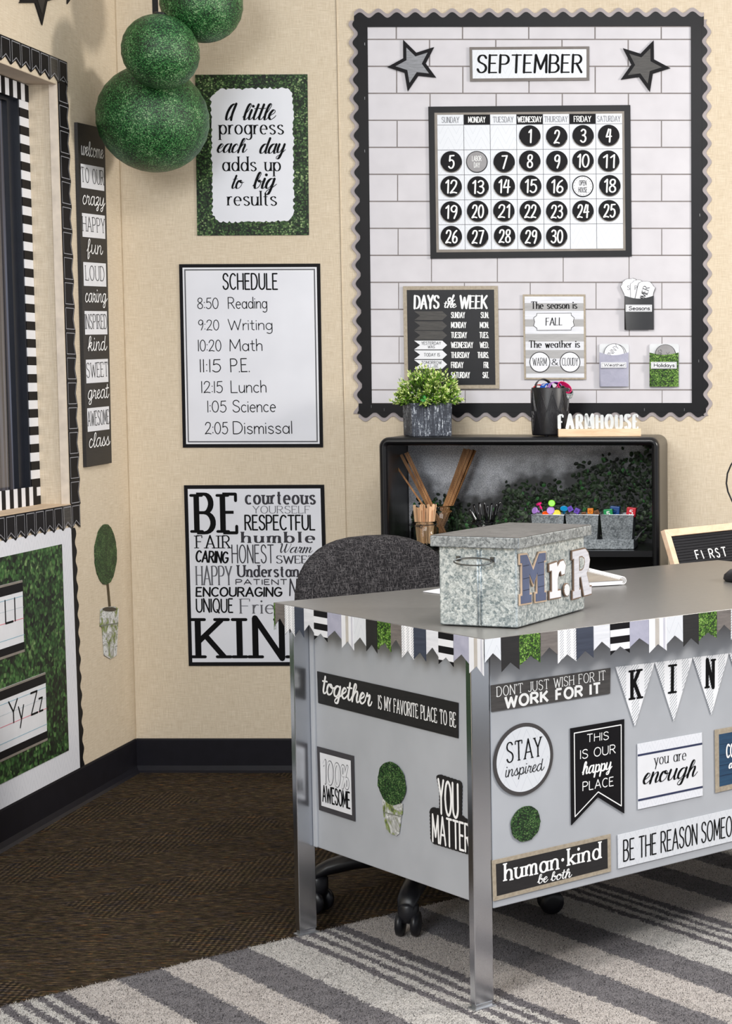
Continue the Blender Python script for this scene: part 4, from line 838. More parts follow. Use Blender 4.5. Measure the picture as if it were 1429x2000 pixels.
m.build('leaf_print', LF, ll, kind='stuff', fixn=False)
# --- jars on the shelf
def glassm(name, tint, rough=.03):
    n = N(name); n.col(tint); return n.p(rough, 0, .5, **{'Transmission Weight': 1.0, 'IOR': 1.25})
GLASS = glassm('jar_glass', (235, 240, 238))
def jar(label, x, y, z, r, h, group=None, wire=False):
    t_ = thing('glass_jar', label, 'jar', (x, y, z), group); m = MB()
    pr = [(r*.9, 0), (r, .008), (r, h*.74), (r*.84, h*.82), (r*.84, h*.86), (r*.9, h*.87), (r*.9, h*.9), (r*.84, h*.91), (r*.88, h*.98), (r*.86, h), (r*.8, h), (r*.8, h*.84), (r*.94, h*.72), (r*.94, .012), (r*.8, .006)]
    m.lathe((x, y, z), pr, 28); m.build('glass_body', GLASS, t_, smooth=True)
    if wire:
        m = MB(); rr = r*.9; m.tube([(x+rr*math.cos(a), y+rr*math.sin(a), z+h*.885) for a in [i*math.pi/12 for i in range(24)]], .0012, 6, True)
        m.tube([(x-rr, y, z+h*.885), (x-rr-.012, y-.004, z+h*.91), (x-rr-.010, y-.008, z+h*.86), (x-rr*.5, y-rr*1.0, z+h*.84), (x-.004, y-rr*1.15, z+h*.85)], .0011, 6)
        m.tube([(x+.004*math.cos(a)-.002, y-rr*1.13, z+h*.85+.005*math.sin(a)) for a in [i*math.pi/5 for i in range(10)]], .001, 5, True); m.build('wire_clasp', BLKMETAL, t_)
    return t_
SH = .7165
jc = on_y(829, 1022, -.20); jar('small glass jar with wire clasp holding craft sticks', jc.x, -.20, SH, .0405, 1.0*(on_y(829, 1018, -.20).z-SH), 'glass jars on the bookcase shelf', True)
for i in range(26):
    a = R.uniform(0, 6.28); rr = .03*math.sqrt(R.random()); lean = Vector((math.cos(a)*rr*.45 + R.uniform(-.006, .006), math.sin(a)*rr*.3, 0)); b_ = Vector((jc.x + math.cos(a)*rr*.75, -.20 + math.sin(a)*rr*.6, SH+.014)); tp = Vector((jc.x, -.20, SH)) + Vector((math.cos(a)*rr*1.15 + R.uniform(-.008, .008), math.sin(a)*rr*.9, .126 + R.uniform(-.012, .008))) 
    d = (tp-b_).normalized(); ry_ = R.uniform(0, 3.1); sd = d.cross(Vector((math.cos(ry_), math.sin(ry_), 0))).normalized(); nn = d.cross(sd); t_ = MB()
    h = .0048; L_ = (tp-b_).length; pl = Plane(b_, sd, nn, d); pg = [(-h, 0), (h, 0), (h, L_-h)] + [(h*math.cos(k*math.pi/6), L_-h + h*math.sin(k*math.pi/6)) for k in range(1, 6)] + [(-h, L_-h)]
    t_.prism(pl, pg, -.0008, .0008, back=True); o = t_.build('craft_stick', STICKW, None, loc=b_); tag(o, 'pale wooden craft stick standing in the wire clasp jar', 'craft stick', 'craft sticks in the jar')
j2 = on_y(860, 992, -.09); j2h = j2.z-SH; jar('larger glass jar behind the craft sticks holding wooden rulers', j2.x, -.09, SH, .052, j2h+.008, 'glass jars on the bookcase shelf')
def ruler(label, p0, p1, y0, y1, w_, th_, face=None, marks=True):
    a, b_ = on_y(p0[0], p0[1], y0), on_y(p1[0], p1[1], y1); d = (b_-a); L_ = d.length; d.normalize(); fn = Vector(face or (.15, -1, 0)); sd = d.cross(fn).normalized(); nn = sd.cross(d)
    if nn.y > 0: nn = -nn
    pl = Plane(a, sd, nn, d); t_ = thing('wooden_ruler', label, 'ruler', a, 'wooden rulers in the jar')
    m = MB(); m.prism(pl, [(-w_/2, 0), (w_/2, 0), (w_/2, L_), (-w_/2, L_)], -th_, 0, back=True); m.build('blade', OAK, t_)
    if marks:
        m = MB(); k = .004
        while k < L_-.003:
            n_ = int(k/.0032); e = .005 if n_ % 4 == 0 else .003; 
            for s_ in (-1, 1): m.prism(pl, [(s_*w_/2, k), (s_*(w_/2-e), k), (s_*(w_/2-e), k+.0008), (s_*w_/2, k+.0008)], .0003, .0004)
            k += .0064
        m.prism(pl, [(-.0006, 0), (.0006, 0), (.0006, L_), (-.0006, L_)], .0002, .0003); m.build('scale_marks', flat('ruler_marks', (84, 48, 24), .5), t_)
for i, (dx, dy, w_, mk) in enumerate(((-9, .012, .013, False), (0, 0, .017, True), (8, .006, .012, True))):
    ruler(('wooden ruler at the back of the right leaning pair', 'wooden ruler with printed scale leaning right, front of the bundle', 'wooden ruler at the right edge of the right leaning bundle')[i], (846+dx*.4, 1062), (918+dx, 877+i), -.085+dy, -.10+dy*2, w_, .003, (.3 if i != 2 else -.4, -1, .2), mk)
for i, (p1, w_) in enumerate((((783, 888), .009), ((793, 884), .013))):
    ruler(('thin edge of a wooden ruler leaning left, left of the pair', 'wider wooden ruler leaning left in the glass jar')[i], (868+i*3, 1050), p1, -.075-i*.012, -.12-i*.014, w_, .0035, (.3, -1, 0), i == 1)
ruler('narrow wooden ruler seen edge on, leaning furthest left', (862, 1040), (764, 896), -.10, -.15, .005, .003, None, False)
j3 = on_y(944, 1014, -.17); jar('glass jar with silver wire collar holding black pens', j3.x, -.17, SH, .040, j3.z-SH, 'glass jars on the bookcase shelf', True)
PENB = flat('black_pen_barrel', (14, 14, 18), .15, spec=.8)
for i, (tx, ty) in enumerate([(916, 993), (925, 985), (936, 982), (945, 980), (952, 986), (960, 983), (970, 984), (977, 979)]):
    b_ = Vector((j3.x + R.uniform(-.018, .018), -.17 + R.uniform(-.014, .014), SH+.012)); tp = on_y(tx, ty, -.17+R.uniform(-.03, .01)); d = tp-b_
    t_ = thing('black_pen', 'glossy black pen standing in the wire collared jar', 'pen', b_, 'black pens in the jar'); m = MB(); m.tube([b_, b_+d*.1, b_+d*.93, tp], [.0012, .004, .004, .0032], 10); m.build('barrel', PENB, t_, smooth=True)
    m = MB(); sd = Vector((.0045, -.002, 0)); m.tube([tp-d.normalized()*.003+sd*.6, tp-d.normalized()*.035+sd*1.1], .0009, 6); m.build('clip', STAPLE, t_)
# --- galvanised tray with three tins
tl_, tr_ = on_y(1022, 1066, -.215), on_y(1239, 1066, -.215); zt = SH
t_ = thing('galvanised_tray', 'long galvanised tray with a wire side handle under the three tins', 'tray', ((tl_.x+tr_.x)/2, -.18, zt)); X0, X1 = tl_.x, tr_.x
m = MB(); m.aabb((X0, -.235, zt), (X1, -.115, zt+.003)); m.aabb((X0, -.235, zt), (X1, -.2335, zt+.030)); m.aabb((X0, -.1165, zt), (X1, -.115, zt+.030)); m.aabb((X0, -.235, zt), (X0+.0015, -.115, zt+.03)); m.aabb((X1-.0015, -.235, zt), (X1, -.115, zt+.03)); m.build('tray_body', GALVT, t_, bevel=.0006)
m = MB(); m.tube([(X1, -.19, zt+.024), (X1+.014, -.19, zt+.045), (X1+.03, -.17, zt+.058), (X1+.03, -.15, zt+.058), (X1+.014, -.14, zt+.045), (X1, -.14, zt+.024)], .0016, 8); m.build('tray_handle', STAPLE, t_)
tins = []
for i, (a, b_) in enumerate(((1037.3, 1101), (1104, 1168.5), (1172, 1237))):
    cx_ = (on_y(a, 1006, -.215).x + on_y(b_, 1006, -.215).x)/2; hw = (on_y(b_, 1006, -.215).x - on_y(a, 1006, -.215).x)/2; z0 = zt+.0035; z1 = on_y(a, 1006, -.222).z; hy = .042; yc = -.176
    t_ = thing('galvanised_tin', ('left galvanised tin filled with coloured push pins', 'middle galvanised tin holding plastic cubes', 'right galvanised tin holding dice and blocks')[i], 'tin', (cx_, yc, z0), 'galvanised tins on the tray'); k = .84
    m = MB(); ring = lambda f, z, e: [(cx_-hw*f+e, yc-hy*f+e, z), (cx_+hw*f-e, yc-hy*f+e, z), (cx_+hw*f-e, yc+hy*f-e, z), (cx_-hw*f+e, yc+hy*f-e, z)]
    m.loops([ring(k, z0, 0), ring(1, z1, 0), ring(1, z1, .0012), ring(k, z0+.002, .0012)]); m.build('tin_body', GALVT, t_)
    m = MB(); m.tube([Vector(p) for p in ring(1.01, z1, 0)], .0014, 6, True); m.build('rolled_rim', STAPLE, t_); tins.append((cx_, yc, z1, hw))
PC = {'lavender': (186, 140, 226), 'pink': (226, 24, 120), 'lime': (132, 222, 40), 'orange': (236, 90, 30), 'yellow': (244, 222, 34), 'blue': (22, 132, 186)}
def pin(colr, px, py, r, d, where):
    y = -.19; c = on_y(px, py, y); m = MB(); d = Vector(d).normalized(); o = thing('push_pin', '%s push pin %s' % (colr, where), 'push pin', c - Vector((0, 0, r)), 'large push pins in the left tin')
    m.lathe(c, [(r*.3, -.018), (r*.42, -.016), (r*.34, -.004), (r*.9, -.003), (r, -.001), (r, .001), (r*.93, .002), (r*.82, .0012)], 20, d); m.build('head', flat('pin_'+colr, PC[colr], .3, spec=.5), o, smooth=False)
    m = MB(); m.tube([c-d*.018, c-d*.032], .0008, 6); m.build('point', STAPLE, o)
pin('lavender', 1044, 997, .0105, (-.6, -.75, .3), 'at the left rim of the tin'); pin('pink', 1052, 984, .0085, (-.4, -.2, .9), 'highest at the left of the pile'); pin('lime', 1077, 983, .0105, (.2, -.95, .3), 'topmost at the right of the pile'); pin('lavender', 1075, 997, .0118, (-.1, -.98, .2), 'facing front in the middle of the pile')
pin('orange', 1065, 1003, .010, (0, -.6, .8), 'half sunk in the middle'); pin('yellow', 1087, 1003, .0118, (0, -.9, .4), 'at the right front of the left tin'); pin('blue', 1101, 993.5, .0115, (.1, -.6, .8), 'lying over the gap at the right of the left tin')
def cube(colr, rgb, px, py, s, rot, lab, name='plastic_cube', txt=None, y=-.18):
    c = on_y(px, py, y); o = thing(name, lab, 'block', c-Vector((0, 0, s)), 'blocks in the galvanised tins'); ax = Vector((math.cos(rot), math.sin(rot)*.3, math.sin(rot))).normalized(); az = Vector((-math.sin(rot), 0, math.cos(rot))); ay = az.cross(ax).normalized()
    az = ax.cross(ay); m = MB(); m.box(c, ax, ay, az, s, s, s); m.build('cube_body', flat('block_'+colr, rgb, .3, spec=.5), o, bevel=s*.12)
    fn = -ay if ay.y > 0 else ay
    if txt:
        pl = Plane(c + fn*s, ax, fn, az); m = MB()
        for g in text2d(txt, 'bold', (-s*.45, -s*.5), (s*.45, -s*.5), s*1.0, 1): m.prism(pl, g, .0004, .0004)
        m.build('printed_number', WHITEINK, o)
    else:
        m = MB(); m.lathe(c + fn*s, [(s*.36, -.001), (s*.42, .0008), (s*.3, .0012), (s*.28, -.001)], 16, fn); m.build('snap_ring', flat('ring_'+colr, tuple(int(v*.6) for v in rgb), .4), o)
cube('purple', (98, 62, 178), 1113, 994, .0078, .5, 'purple snap cube at the left of the middle tin', 'snap_cube'); cube('purple', (98, 62, 178), 1127, 998, .0078, -.45, 'purple snap cube tilted right of its twin', 'snap_cube')
cube('orange', (234, 132, 22), 1153, 998, .0085, 0, 'orange snap cube in the middle tin', 'snap_cube'); cube('brown', (120, 74, 34), 1140, 1004, .0065, .1, 'small brown cube half sunk in the middle tin', 'snap_cube'); cube('brown', (70, 36, 26), 1165, 1001, .0075, .4, 'dark brown cube at the right of the middle tin', 'snap_cube')
cube('green', (20, 150, 84), 1188, 1003, .0135, .08, 'green block with white print at the front of the right tin', 'foam_die', '5', -.195); cube('blue', (18, 72, 142), 1201, 998, .0145, -.1, 'blue block behind the green block', 'foam_die', None, -.158); cube('red', (208, 26, 46), 1233, 1000, .0138, -.12, 'red block with white number at the right tin edge', 'foam_die', '5', -.19)
# ================================================================ on top of the bookcase
ZT = BZ+.0005
pc = on_y(832, 848, -.175); ang = math.radians(25); ux = Vector((math.cos(ang), math.sin(ang), 0)); uy = Vector((-math.sin(ang), math.cos(ang), 0)); hx = .0605; c0 = Vector((pc.x+.002, -.165, ZT))
pt = thing('square_planter', 'square planter of distressed dark grey wood with a green plant on the bookcase', 'planter', c0)
ph = on_y(840, 787, -.2).z - ZT; m = MB()
ring = lambda f, z: [c0 + ux*(sx_*hx*f) + uy*(sy_*hx*f) + Vector((0, 0, z)) for sx_, sy_ in ((-1, -1), (1, -1), (1, 1), (-1, 1))]
m.loops([ring(.97, 0), ring(1, ph), ring(.88, ph), ring(.86, ph-.012)]); m.build('pot_body', PLANTER, pt, bevel=.003)
fol = thing('artificial_plant', 'bushy yellow green artificial plant filling the square planter', 'plant', c0 + Vector((0, 0, ph-.012)))
GR = [flat('leaf_deep', (62, 96, 24), .5, var=.2), flat('leaf_green', (112, 154, 46), .5, var=.2), flat('leaf_tip', (202, 220, 128), .5, var=.15), flat('leaf_pale', (228, 238, 176), .5, var=.1)]
stm, lfm = MB(), MB(); cen = c0 + Vector((0, 0, ph-.01)); Rp = .098
for i in range(330):
    el = math.asin(R.uniform(.02, 1)); az = R.uniform(0, 6.283); L_ = Rp*R.uniform(.72, 1.06)*(1 + .05*math.sin(az*3)); sxy = 1.04
    tip = cen + Vector((math.cos(el)*math.cos(az)*L_*sxy, math.cos(el)*math.sin(az)*L_*.9, math.sin(el)*L_*1.12 + .004)); d = (tip-cen).normalized(); st_ = cen + Vector((d.x*.03, d.y*.03, 0))
    if i < 110: stm.tube([st_, (st_+tip)/2 + Vector((R.uniform(-.004, .004),)*3), tip], .0011, 4, caps=False)
    for k in range(15):
        f = R.uniform(.55, 1.06)**.8; p = st_ + (tip-st_)*f; dd = (d*.9 + Vector((R.gauss(0, .55), R.gauss(0, .55), R.gauss(0, .55)+.2))).normalized(); ln = R.uniform(.008, .014); sd = dd.cross(Vector((R.uniform(-1, 1), R.uniform(-1, 1), R.uniform(-1, 1)))).normalized()*R.uniform(.0018, .0028)
        mi = 0 if f < .78 else R.choices([1, 2, 3], [2, 3, 2])[0] if f > .93 else R.choices([0, 1, 2], [1, 3, 1])[0]
        lfm.face([p, p+dd*ln*.55+sd, p+dd*ln, p+dd*ln*.55-sd], mi=mi)
stm.build('stem', GR[0], fol, kind='stuff', fixn=False); lfm.build('foliage', GR, fol, kind='stuff', fixn=False)
m = MB(); cc = on_y(827, 783, -.235); 
for a in range(4):
    m.lathe(cc + Vector((.006*math.cos(a*1.57), 0, .006*math.sin(a*1.57)+.006)), [(.001, -.001), (.006, 0), (.001, .001)], 10, (.1*a, -1, .3))
m.build('rosette_leaf', flat('rosette_green', (48, 150, 54), .45), fol)
# cup with bracelets
cc = on_y(1075.5, 848, -.15); cr = 35.8/(F/(5.56-.17)); ctr = Vector((cc.x, -.16, ZT)); chh = on_y(1075, 757, -.16).z-ZT
cup = thing('pen_cup', 'black cylindrical cup with embossed diamond pattern on the bookcase', 'cup', ctr)
m = MB(); m.lathe(ctr, [(cr*.8, .002), (cr*.97, .002), (cr, .008), (cr, chh-.002), (cr*.985, chh), (cr*.95, chh), (cr*.94, .01), (cr*.2, .008)], 48, caps=True); m.build('cup_body', flat('black_matte_cup', (26, 25, 28), .42, spec=.5), cup, smooth=True)
m = MB()
def cyl(a, z, e=.0006): return ctr + Vector((math.sin(a)*(cr+e), -math.cos(a)*(cr+e), z))
def cline(pts):
    out = []
    for (a0, z0), (a1, z1) in zip(pts, pts[1:]): out += [cyl(a0+(a1-a0)*k/5, z0+(z1-z0)*k/5) for k in range(5)]
    out.append(cyl(*pts[-1])); m.tube(out, .0009, 5)
for k in range(10):
    a = k*math.pi/5 + .28; zc = chh*.52
    for f in (1, .8, .58): 
        w_ = .30*f; h_ = chh*.42*f; cline([(a-w_, zc), (a, zc+h_), (a+w_, zc), (a, zc-h_), (a-w_, zc)])
    cline([(a-.07, zc-.012), (a, zc), (a+.07, zc-.012), (a, zc-.024), (a-.07, zc-.012)]); cline([(a, zc+.01), (a, zc+.035)])
m.build('embossed_pattern', flat('cup_relief', (44, 43, 47), .3, spec=.6), cup, fixn=False)
m = MB(); m.lathe(ctr + Vector((-.004, -cr*.9, -.0003)), [(.004, 0), (.006, .002), (.003, .004)], 12); m.build('cup_foot', PLAST, cup)
def band(colr, rgb, px, py, r, w_, ax, lab, txt=False):
    c = on_y(px, py, -.16); w_ *= 1.5; o = thing('rubber_wristband', lab, 'wristband', c, 'rubber wristbands in the black cup'); az = Vector(ax).normalized(); ux = az.orthogonal().normalized(); uy = az.cross(ux); rings = []
    for k in range(29):
        a = k*2*math.pi/28; dd = ux*math.cos(a)+uy*math.sin(a); rings.append([c+dd*r-az*w_, c+dd*r+az*w_, c+dd*(r-.0022)+az*w_, c+dd*(r-.0022)-az*w_])
    m = MB(); m.loops(rings, True, False); m.build('band', flat('band_'+colr, rgb, .45), o)
    if txt:
        m = MB()
        for k in range(28):
            a = k*2*math.pi/28 + .1; dd = ux*math.cos(a)+uy*math.sin(a); tt = az.cross(dd); cpt = c+dd*(r+.0004)
            if k % 4: m.face([cpt-az*w_*.5-tt*.0012, cpt+az*w_*.5-tt*.0012, cpt+az*w_*.5+tt*.0008, cpt-az*w_*.5+tt*.0008])
        m.build('band_lettering', WHITEINK, o)
band('red', (214, 44, 36), 1052, 765, .0215, .006, (.35, -1, .1), 'red wristband at the left of the black cup'); band('black', (24, 24, 28), 1061, 757, .026, .0055, (.5, -.9, .2), 'black wristband standing highest in the cup')
band('blue', (28, 86, 190), 1067, 763, .022, .006, (.8, -.5, 0), 'blue wristband in the cup beside the black one', True); band('purple', (160, 92, 190), 1083, 762, .025, .006, (.75, -.8, .15), 'purple wristband with white lettering in the cup', True)
band('magenta', (206, 26, 96), 1100, 760, .023, .0065, (.6, -.5, .75), 'magenta wristband leaning over the right of the cup', True); band('green', (52, 74, 58), 1095, 766, .019, .006, (.9, -.4, .1), 'dark green wristband low in the cup'); band('silver', (150, 160, 160), 1107, 768, .018, .0055, (.35, -.5, .9), 'grey wristband sticking out at the right rim', True)
# FARMHOUSE block
a, b_ = on_y(1090, 852, -.245), on_y(1251.5, 849.5, -.195); a.z = b_.z = ZT; dx = (b_-a).normalized(); nn = Vector((dx.y, -dx.x, 0)); BW = .03; bh = on_y(1090, 838, -.24).z-ZT-.0
fb = thing('wooden_word_block', 'white FARMHOUSE letters standing on a pale wooden block', 'desk sign', (a+b_)/2); m = MB(); L_ = (b_-a).length
m.box((a+b_)/2 - nn*(BW/2) + Vector((0, 0, bh/2)), dx, nn, (0, 0, 1), L_/2, BW/2, bh/2); m.build('wooden_base', PINE, fb, bevel=.001)
fpl = Plane(a - nn*.010, dx, nn); xs = 0; fc = on_y(1090, 810, -.24).z - ZT - bh; lay_ = []; x = 0
for ch in 'FARMHOUSE': w_ = GL[ch][0]; lay_.append((ch, x, w_)); x += w_+.24
tot = x-.24; scx = (L_-.008)/tot; FL = flat('white_letter_paint', (212, 215, 216), .5, spec=.3)
for ch, x0, w_ in lay_:
    m = MB()
    for g in text2d(ch, 'flare', (.001+x0*scx-.002, bh-.001), (.001+(x0+w_)*scx+.003, bh-.001), fc, 1.15): m.prism(fpl, g, -.004, .0 + (len(m.f) % 13)*2e-5, back=True)
    m.build('letter', FL, fb)
# ================================================================ letter board and lamp at the right
LZ = .56
fc_ = thing('low_cabinet', 'low dark cabinet hidden behind the desk carrying the letter board', 'cabinet', (.02, -.33, 0)); m = MB(); m.aabb((-.40, -.60, .03), (.42, -.06, LZ-.02)); m.build('cabinet_body', BRNZ, fc_)
m = MB(); m.aabb((-.41, -.61, LZ-.02), (.43, -.05, LZ)); m.build('cabinet_top', BRNZ, fc_)
for k in range(2): m = MB(); m.aabb((-.385+.405*k, -.615, .05), (.0+.405*k, -.60, LZ-.035)); m.build('door', BRNZ, fc_, bevel=.002)
hl = math.radians(57.0); sx_ = Vector((math.cos(math.radians(54)), math.sin(math.radians(54)), 0)); bk = Vector((-sx_.y, sx_.x, 0)); tilt = math.radians(21); tv = (Vector((0, 0, 1))*math.cos(tilt) + bk*math.sin(tilt)).normalized(); nv = sx_.cross(tv)
TLp = on_y(1296, 1034.9, -.50); LBp = Plane(TLp, sx_, nv, tv); HB = .30; drop = (TLp.z - LZ)/math.cos(tilt); HB = drop-.002
lbd = thing('felt_letter_board', 'black felt letter board in a pale wooden frame behind the desk, reading FIRST', 'letter board', LBp.P((.25, -HB))); W_ = .46; fw = .021
m = MB(); m.prism(LBp, [(.01, -HB+.01), (W_-.01, -HB+.01), (W_-.01, -.01), (.01, -.01)], -.012, -.008, back=True); m.build('felt_panel', flat('black_felt', (34, 34, 38), .95), lbd)
k = -fw
while k > -HB+fw+.008:
    m = MB(); m.prism(LBp, [(fw-.002, k-.0072), (W_-fw+.002, k-.0072), (W_-fw+.002, k-.0006), (fw-.002, k-.0006)], -.008, -.0045); m.build('felt_rib', flat('black_felt', (34, 34, 38), .95), lbd); k -= .0082
for g in ([(0, 0), (W_, 0), (W_-fw, -fw), (fw, -fw)], [(0, 0), (fw, -fw), (fw, -HB+fw), (0, -HB)], [(W_, 0), (W_, -HB), (W_-fw, -HB+fw), (W_-fw, -fw)], [(0, -HB), (fw, -HB+fw), (W_-fw, -HB+fw), (W_, -HB)]):
    m = MB(); m.prism(LBp, g, -.014, .002, back=True); m.build('frame_rail', FRAMEW, lbd, bevel=.001)
for ch, x0, x1, yb, yt in (('F', 1360.5, 1368, 1092, 1075), ('I', 1374, 1377, 1091, 1074), ('R', 1387, 1396, 1090, 1072), ('S', 1400, 1407, 1088.5, 1071), ('T', 1412, 1421, 1087, 1069)):
    m = MB(); text(m, LBp, ch, 'sans', (x0, yb), (x1, yb-1), yt, -.003, 1.2, .0025); m.build('letter', WHITEINK, lbd)
lp = on_z(1462, 1134, DT)
lamp = thing('desk_lamp', 'black desk lamp with thin looping arm at the right edge of the photo', 'lamp', (lp.x, lp.y, DT+.001)); lp = Vector((lp.x, lp.y, DT+.001))
m = MB(); m.lathe(lp, [(.058, 0), (.062, .004), (.060, .014), (.046, .026), (.02, .032), (.006, .034)], 32); m.build('lamp_base', PLAST, lamp, smooth=True)
ay_ = lp.y; cpts = [on_y(x, y, ay_) for x, y in ((1462, 1115), (1458, 1060), (1444, 1010), (1429, 978), (1421, 960), (1418, 944), (1420, 925), (1427, 908), (1440, 890), (1462, 880), (1490, 884))]
m = MB(); m.tube(cpts, .0020, 8); m.build('lamp_arm', BLKMETAL, lamp, smooth=True)
m = MB(); e = cpts[-1]; m.lathe(e, [(.012, .02), (.02, .015), (.05, -.04), (.052, -.045), (.048, -.045), (.018, .01)], 24, (-.2, 0, 1)); m.build('lamp_shade', BLKMETAL, lamp, smooth=True)
# ================================================================ desk
dk = thing('teacher_desk', 'grey metal desk with laminate top and chrome square legs', 'desk', D(.39, .6))
AW, BWd = .79, 1.30
m = MB(); m.box(D(AW/2, BWd/2, DT-.014), DA, DB, (0, 0, 1), AW/2, BWd/2, .014); m.build('desk_top', DESKTOP, dk, bevel=.0015)
def leg(a, b_): 
    m = MB(); m.box(D(a+.009, b_+.021, (DT-.028+.022)/2), DA, DB, (0, 0, 1), .009, .021, (DT-.028-.022)/2); o = m.build('leg', CHROME, dk, bevel=.0015)
    m = MB(); m.box(D(a+.009, b_+.021, .0155), DA, DB, (0, 0, 1), .008, .019, .0065); m.box(D(a+.009, b_+.021, .013), DA, DB, (0, 0, 1), .013, .024, .002); m.build('leg_foot', STAPLE, o, bevel=.001)
for a, b_ in ((.045, .0), (.707, .0), (.045, BWd-.05), (.707, BWd-.05)): leg(a, b_)
m = MB(); m.box(D(.385, .0462, .455), DA, DB, (0, 0, 1), .322, .004, .253); m.build('side_panel', DESKG, dk, bevel=.002)
m = MB(); m.box(D(.699, .040, .455), DA, DB, (0, 0, 1), .0075, .004, .252); m.build('panel_edge_bead', DESKG, dk, bevel=.003)
m = MB(); m.box(D(.050, .664, .455), DA, DB, (0, 0, 1), .005, .620, .253); m.build('modesty_panel', DESKG, dk, bevel=.002)
m = MB(); m.box(D(.385, BWd-.04, .455), DA, DB, (0, 0, 1), .322, .004, .253); m.build('side_panel', DESKG, dk, bevel=.002)
m = MB(); m.box(D(.38, .65, DT-.04), DA, DB, (0, 0, 1), .33, .60, .012); m.build('under_frame', DESKG, dk)
# pennant trim stuck to the desk edge
TYP = {'g': (GRASS_TRIM, .058, 'grass print pennant'), 't': (TAUPEW2, .047, None), 'r': (ROPE, .065, None), 'n': (NAVYW, .063, None), 'w': (WHITEW, .049, None), 'b': (None, .063, None), 'l': (LAVW, .052, None), 's': (None, .069, None), 'h': (HERRS, .056, None), 'k': (CHARWOOD, .066, None)}
STRM = [WHITEP, flat('taupe_stripe_print', (186, 180, 174), .5), flat('lilac_stripe_print', (196, 196, 208), .5)]
def pennants(pl, xs_, seq, ytop, label, loc):
    t_ = thing('pennant_desk_trim', label, 'border trim', loc); S_ = [pl.uv(x, ytop(x))[0] for x in xs_]
    for i, k in enumerate(seq):
        s0, s1 = S_[i], S_[i+1]; mt, ln, _ = TYP[k]; mid = (s0+s1)/2; z0, z1 = DT-.0005, DT-ln; no = .016; n_ = .0005 + .0006*(i % 2); e = .0004
        if k == 'h' and i in (0,) and pl is FTRIM: z1 = DT-.044
        if k == 'b':
            m = MB(); h = (ln)/4.6; zz = z0; j = 0
            lowx = lambda z: 0
            while zz > z1+.0001:
                z2 = max(zz-h*(1 if j else .9), z1)
                if z2 > z1+no: m.prism(pl, [(s0+e, z2), (s1-e, z2), (s1-e, zz), (s0+e, zz)], n_-.0008, n_, j % 2)
                else:
                    # band crossed by the notch
                    nx = lambda z: (s1-s0)/2*min(1, (z-z1)/no)
                    za, zb = zz, z2
                    if za > z1+no: m.prism(pl, [(s0+e, z1+no), (s1-e, z1+no), (s1-e, za), (s0+e, za)], n_-.0008, n_, j % 2); za = z1+no
                    m.prism(pl, [(s0+e, zb), (s0+e+nx(zb), zb), (s0+e+nx(za)*1., za), (s0+e, za)], n_-.0008, n_, j % 2); m.prism(pl, [(s1-e, zb), (s1-e-nx(zb), zb), (s1-e-nx(za), za), (s1-e, za)], n_-.0008, n_, j % 2)
                zz = z2; j += 1
            m.build('pennant', [BLACKP, WHITEP], t_); continue
        pg = [(s0+e, z0), (s0+e, z1), (mid, z1+no), (s1-e, z1), (s1-e, z0)]
        if k == 'g':
            jag = lambda a, b_, n2: [(a[0]+(b_[0]-a[0])*q_/n2 + R.uniform(-.0015, .0015), a[1]+(b_[1]-a[1])*q_/n2 + R.uniform(-.002, .002)) for q_ in range(n2)]
            pg = [(s0+e, z0)] + jag((s0+e, z1), (mid, z1+no), 7) + jag((mid, z1+no), (s1-e, z1), 7) + [(s1-e, z1), (s1-e, z0)]
        m = MB()
        if k == 's':
            W_ = s1-s0; fr = [0, .34, .58, .80, .92, 1]; cl = [0, 1, 0, 2, 0]
            for j in range(5):
                a, b_ = s0+W_*fr[j], s0+W_*fr[j+1]; yy = lambda s: z1 + no*(1-abs(s-mid)/(W_/2)); pp = [(a, z0), (a, yy(a))]
                if a < mid < b_: pp.append((mid, z1+no))
                m.prism(pl, pp+[(b_, yy(b_)), (b_, z0)], n_-.0008, n_, cl[j])
            m.build('pennant', STRM, t_); continue
        m.prism(pl, pg, n_-.0008, n_); o = m.build('pennant', mt, t_)
    return t_
xsS = [534.5, 537.5, 555.6, 575, 593, 612.8, 639, 667, 690.4, 714.5, 736.4, 763.2, 783.7, 807.5, 831.8, 855.9, 885.4, 916, 944.2]
pennants(STRIM, xsS, 'gtrnwblshkgtrnwbls', lambda x: 1176+(x-536)*.1745, 'patterned pennant trim along the left end of the desk top', D(.4, -.004, DT-.07))
xsF = [945.5, 977.5, 1013, 1054.5, 1088, 1124.5, 1158, 1190.6, 1228.7, 1266.5, 1300.6, 1333, 1363.5, 1399, 1426.5]
ss = [FTRIM.uv(x, 1248-(x-945)*.128)[0] for x in xsF]; 
pennants(FTRIM, xsF+[1461, 1490, 1518, 1550, 1581, 1609, 1636, 1662, 1690, 1713, 1740], 'hkgtrnwblshkgtrnwblshkgtr', lambda x: 1248-(x-945)*.128, 'patterned pennant trim along the long front edge of the desk top', D(-.004, .4, DT-.07))
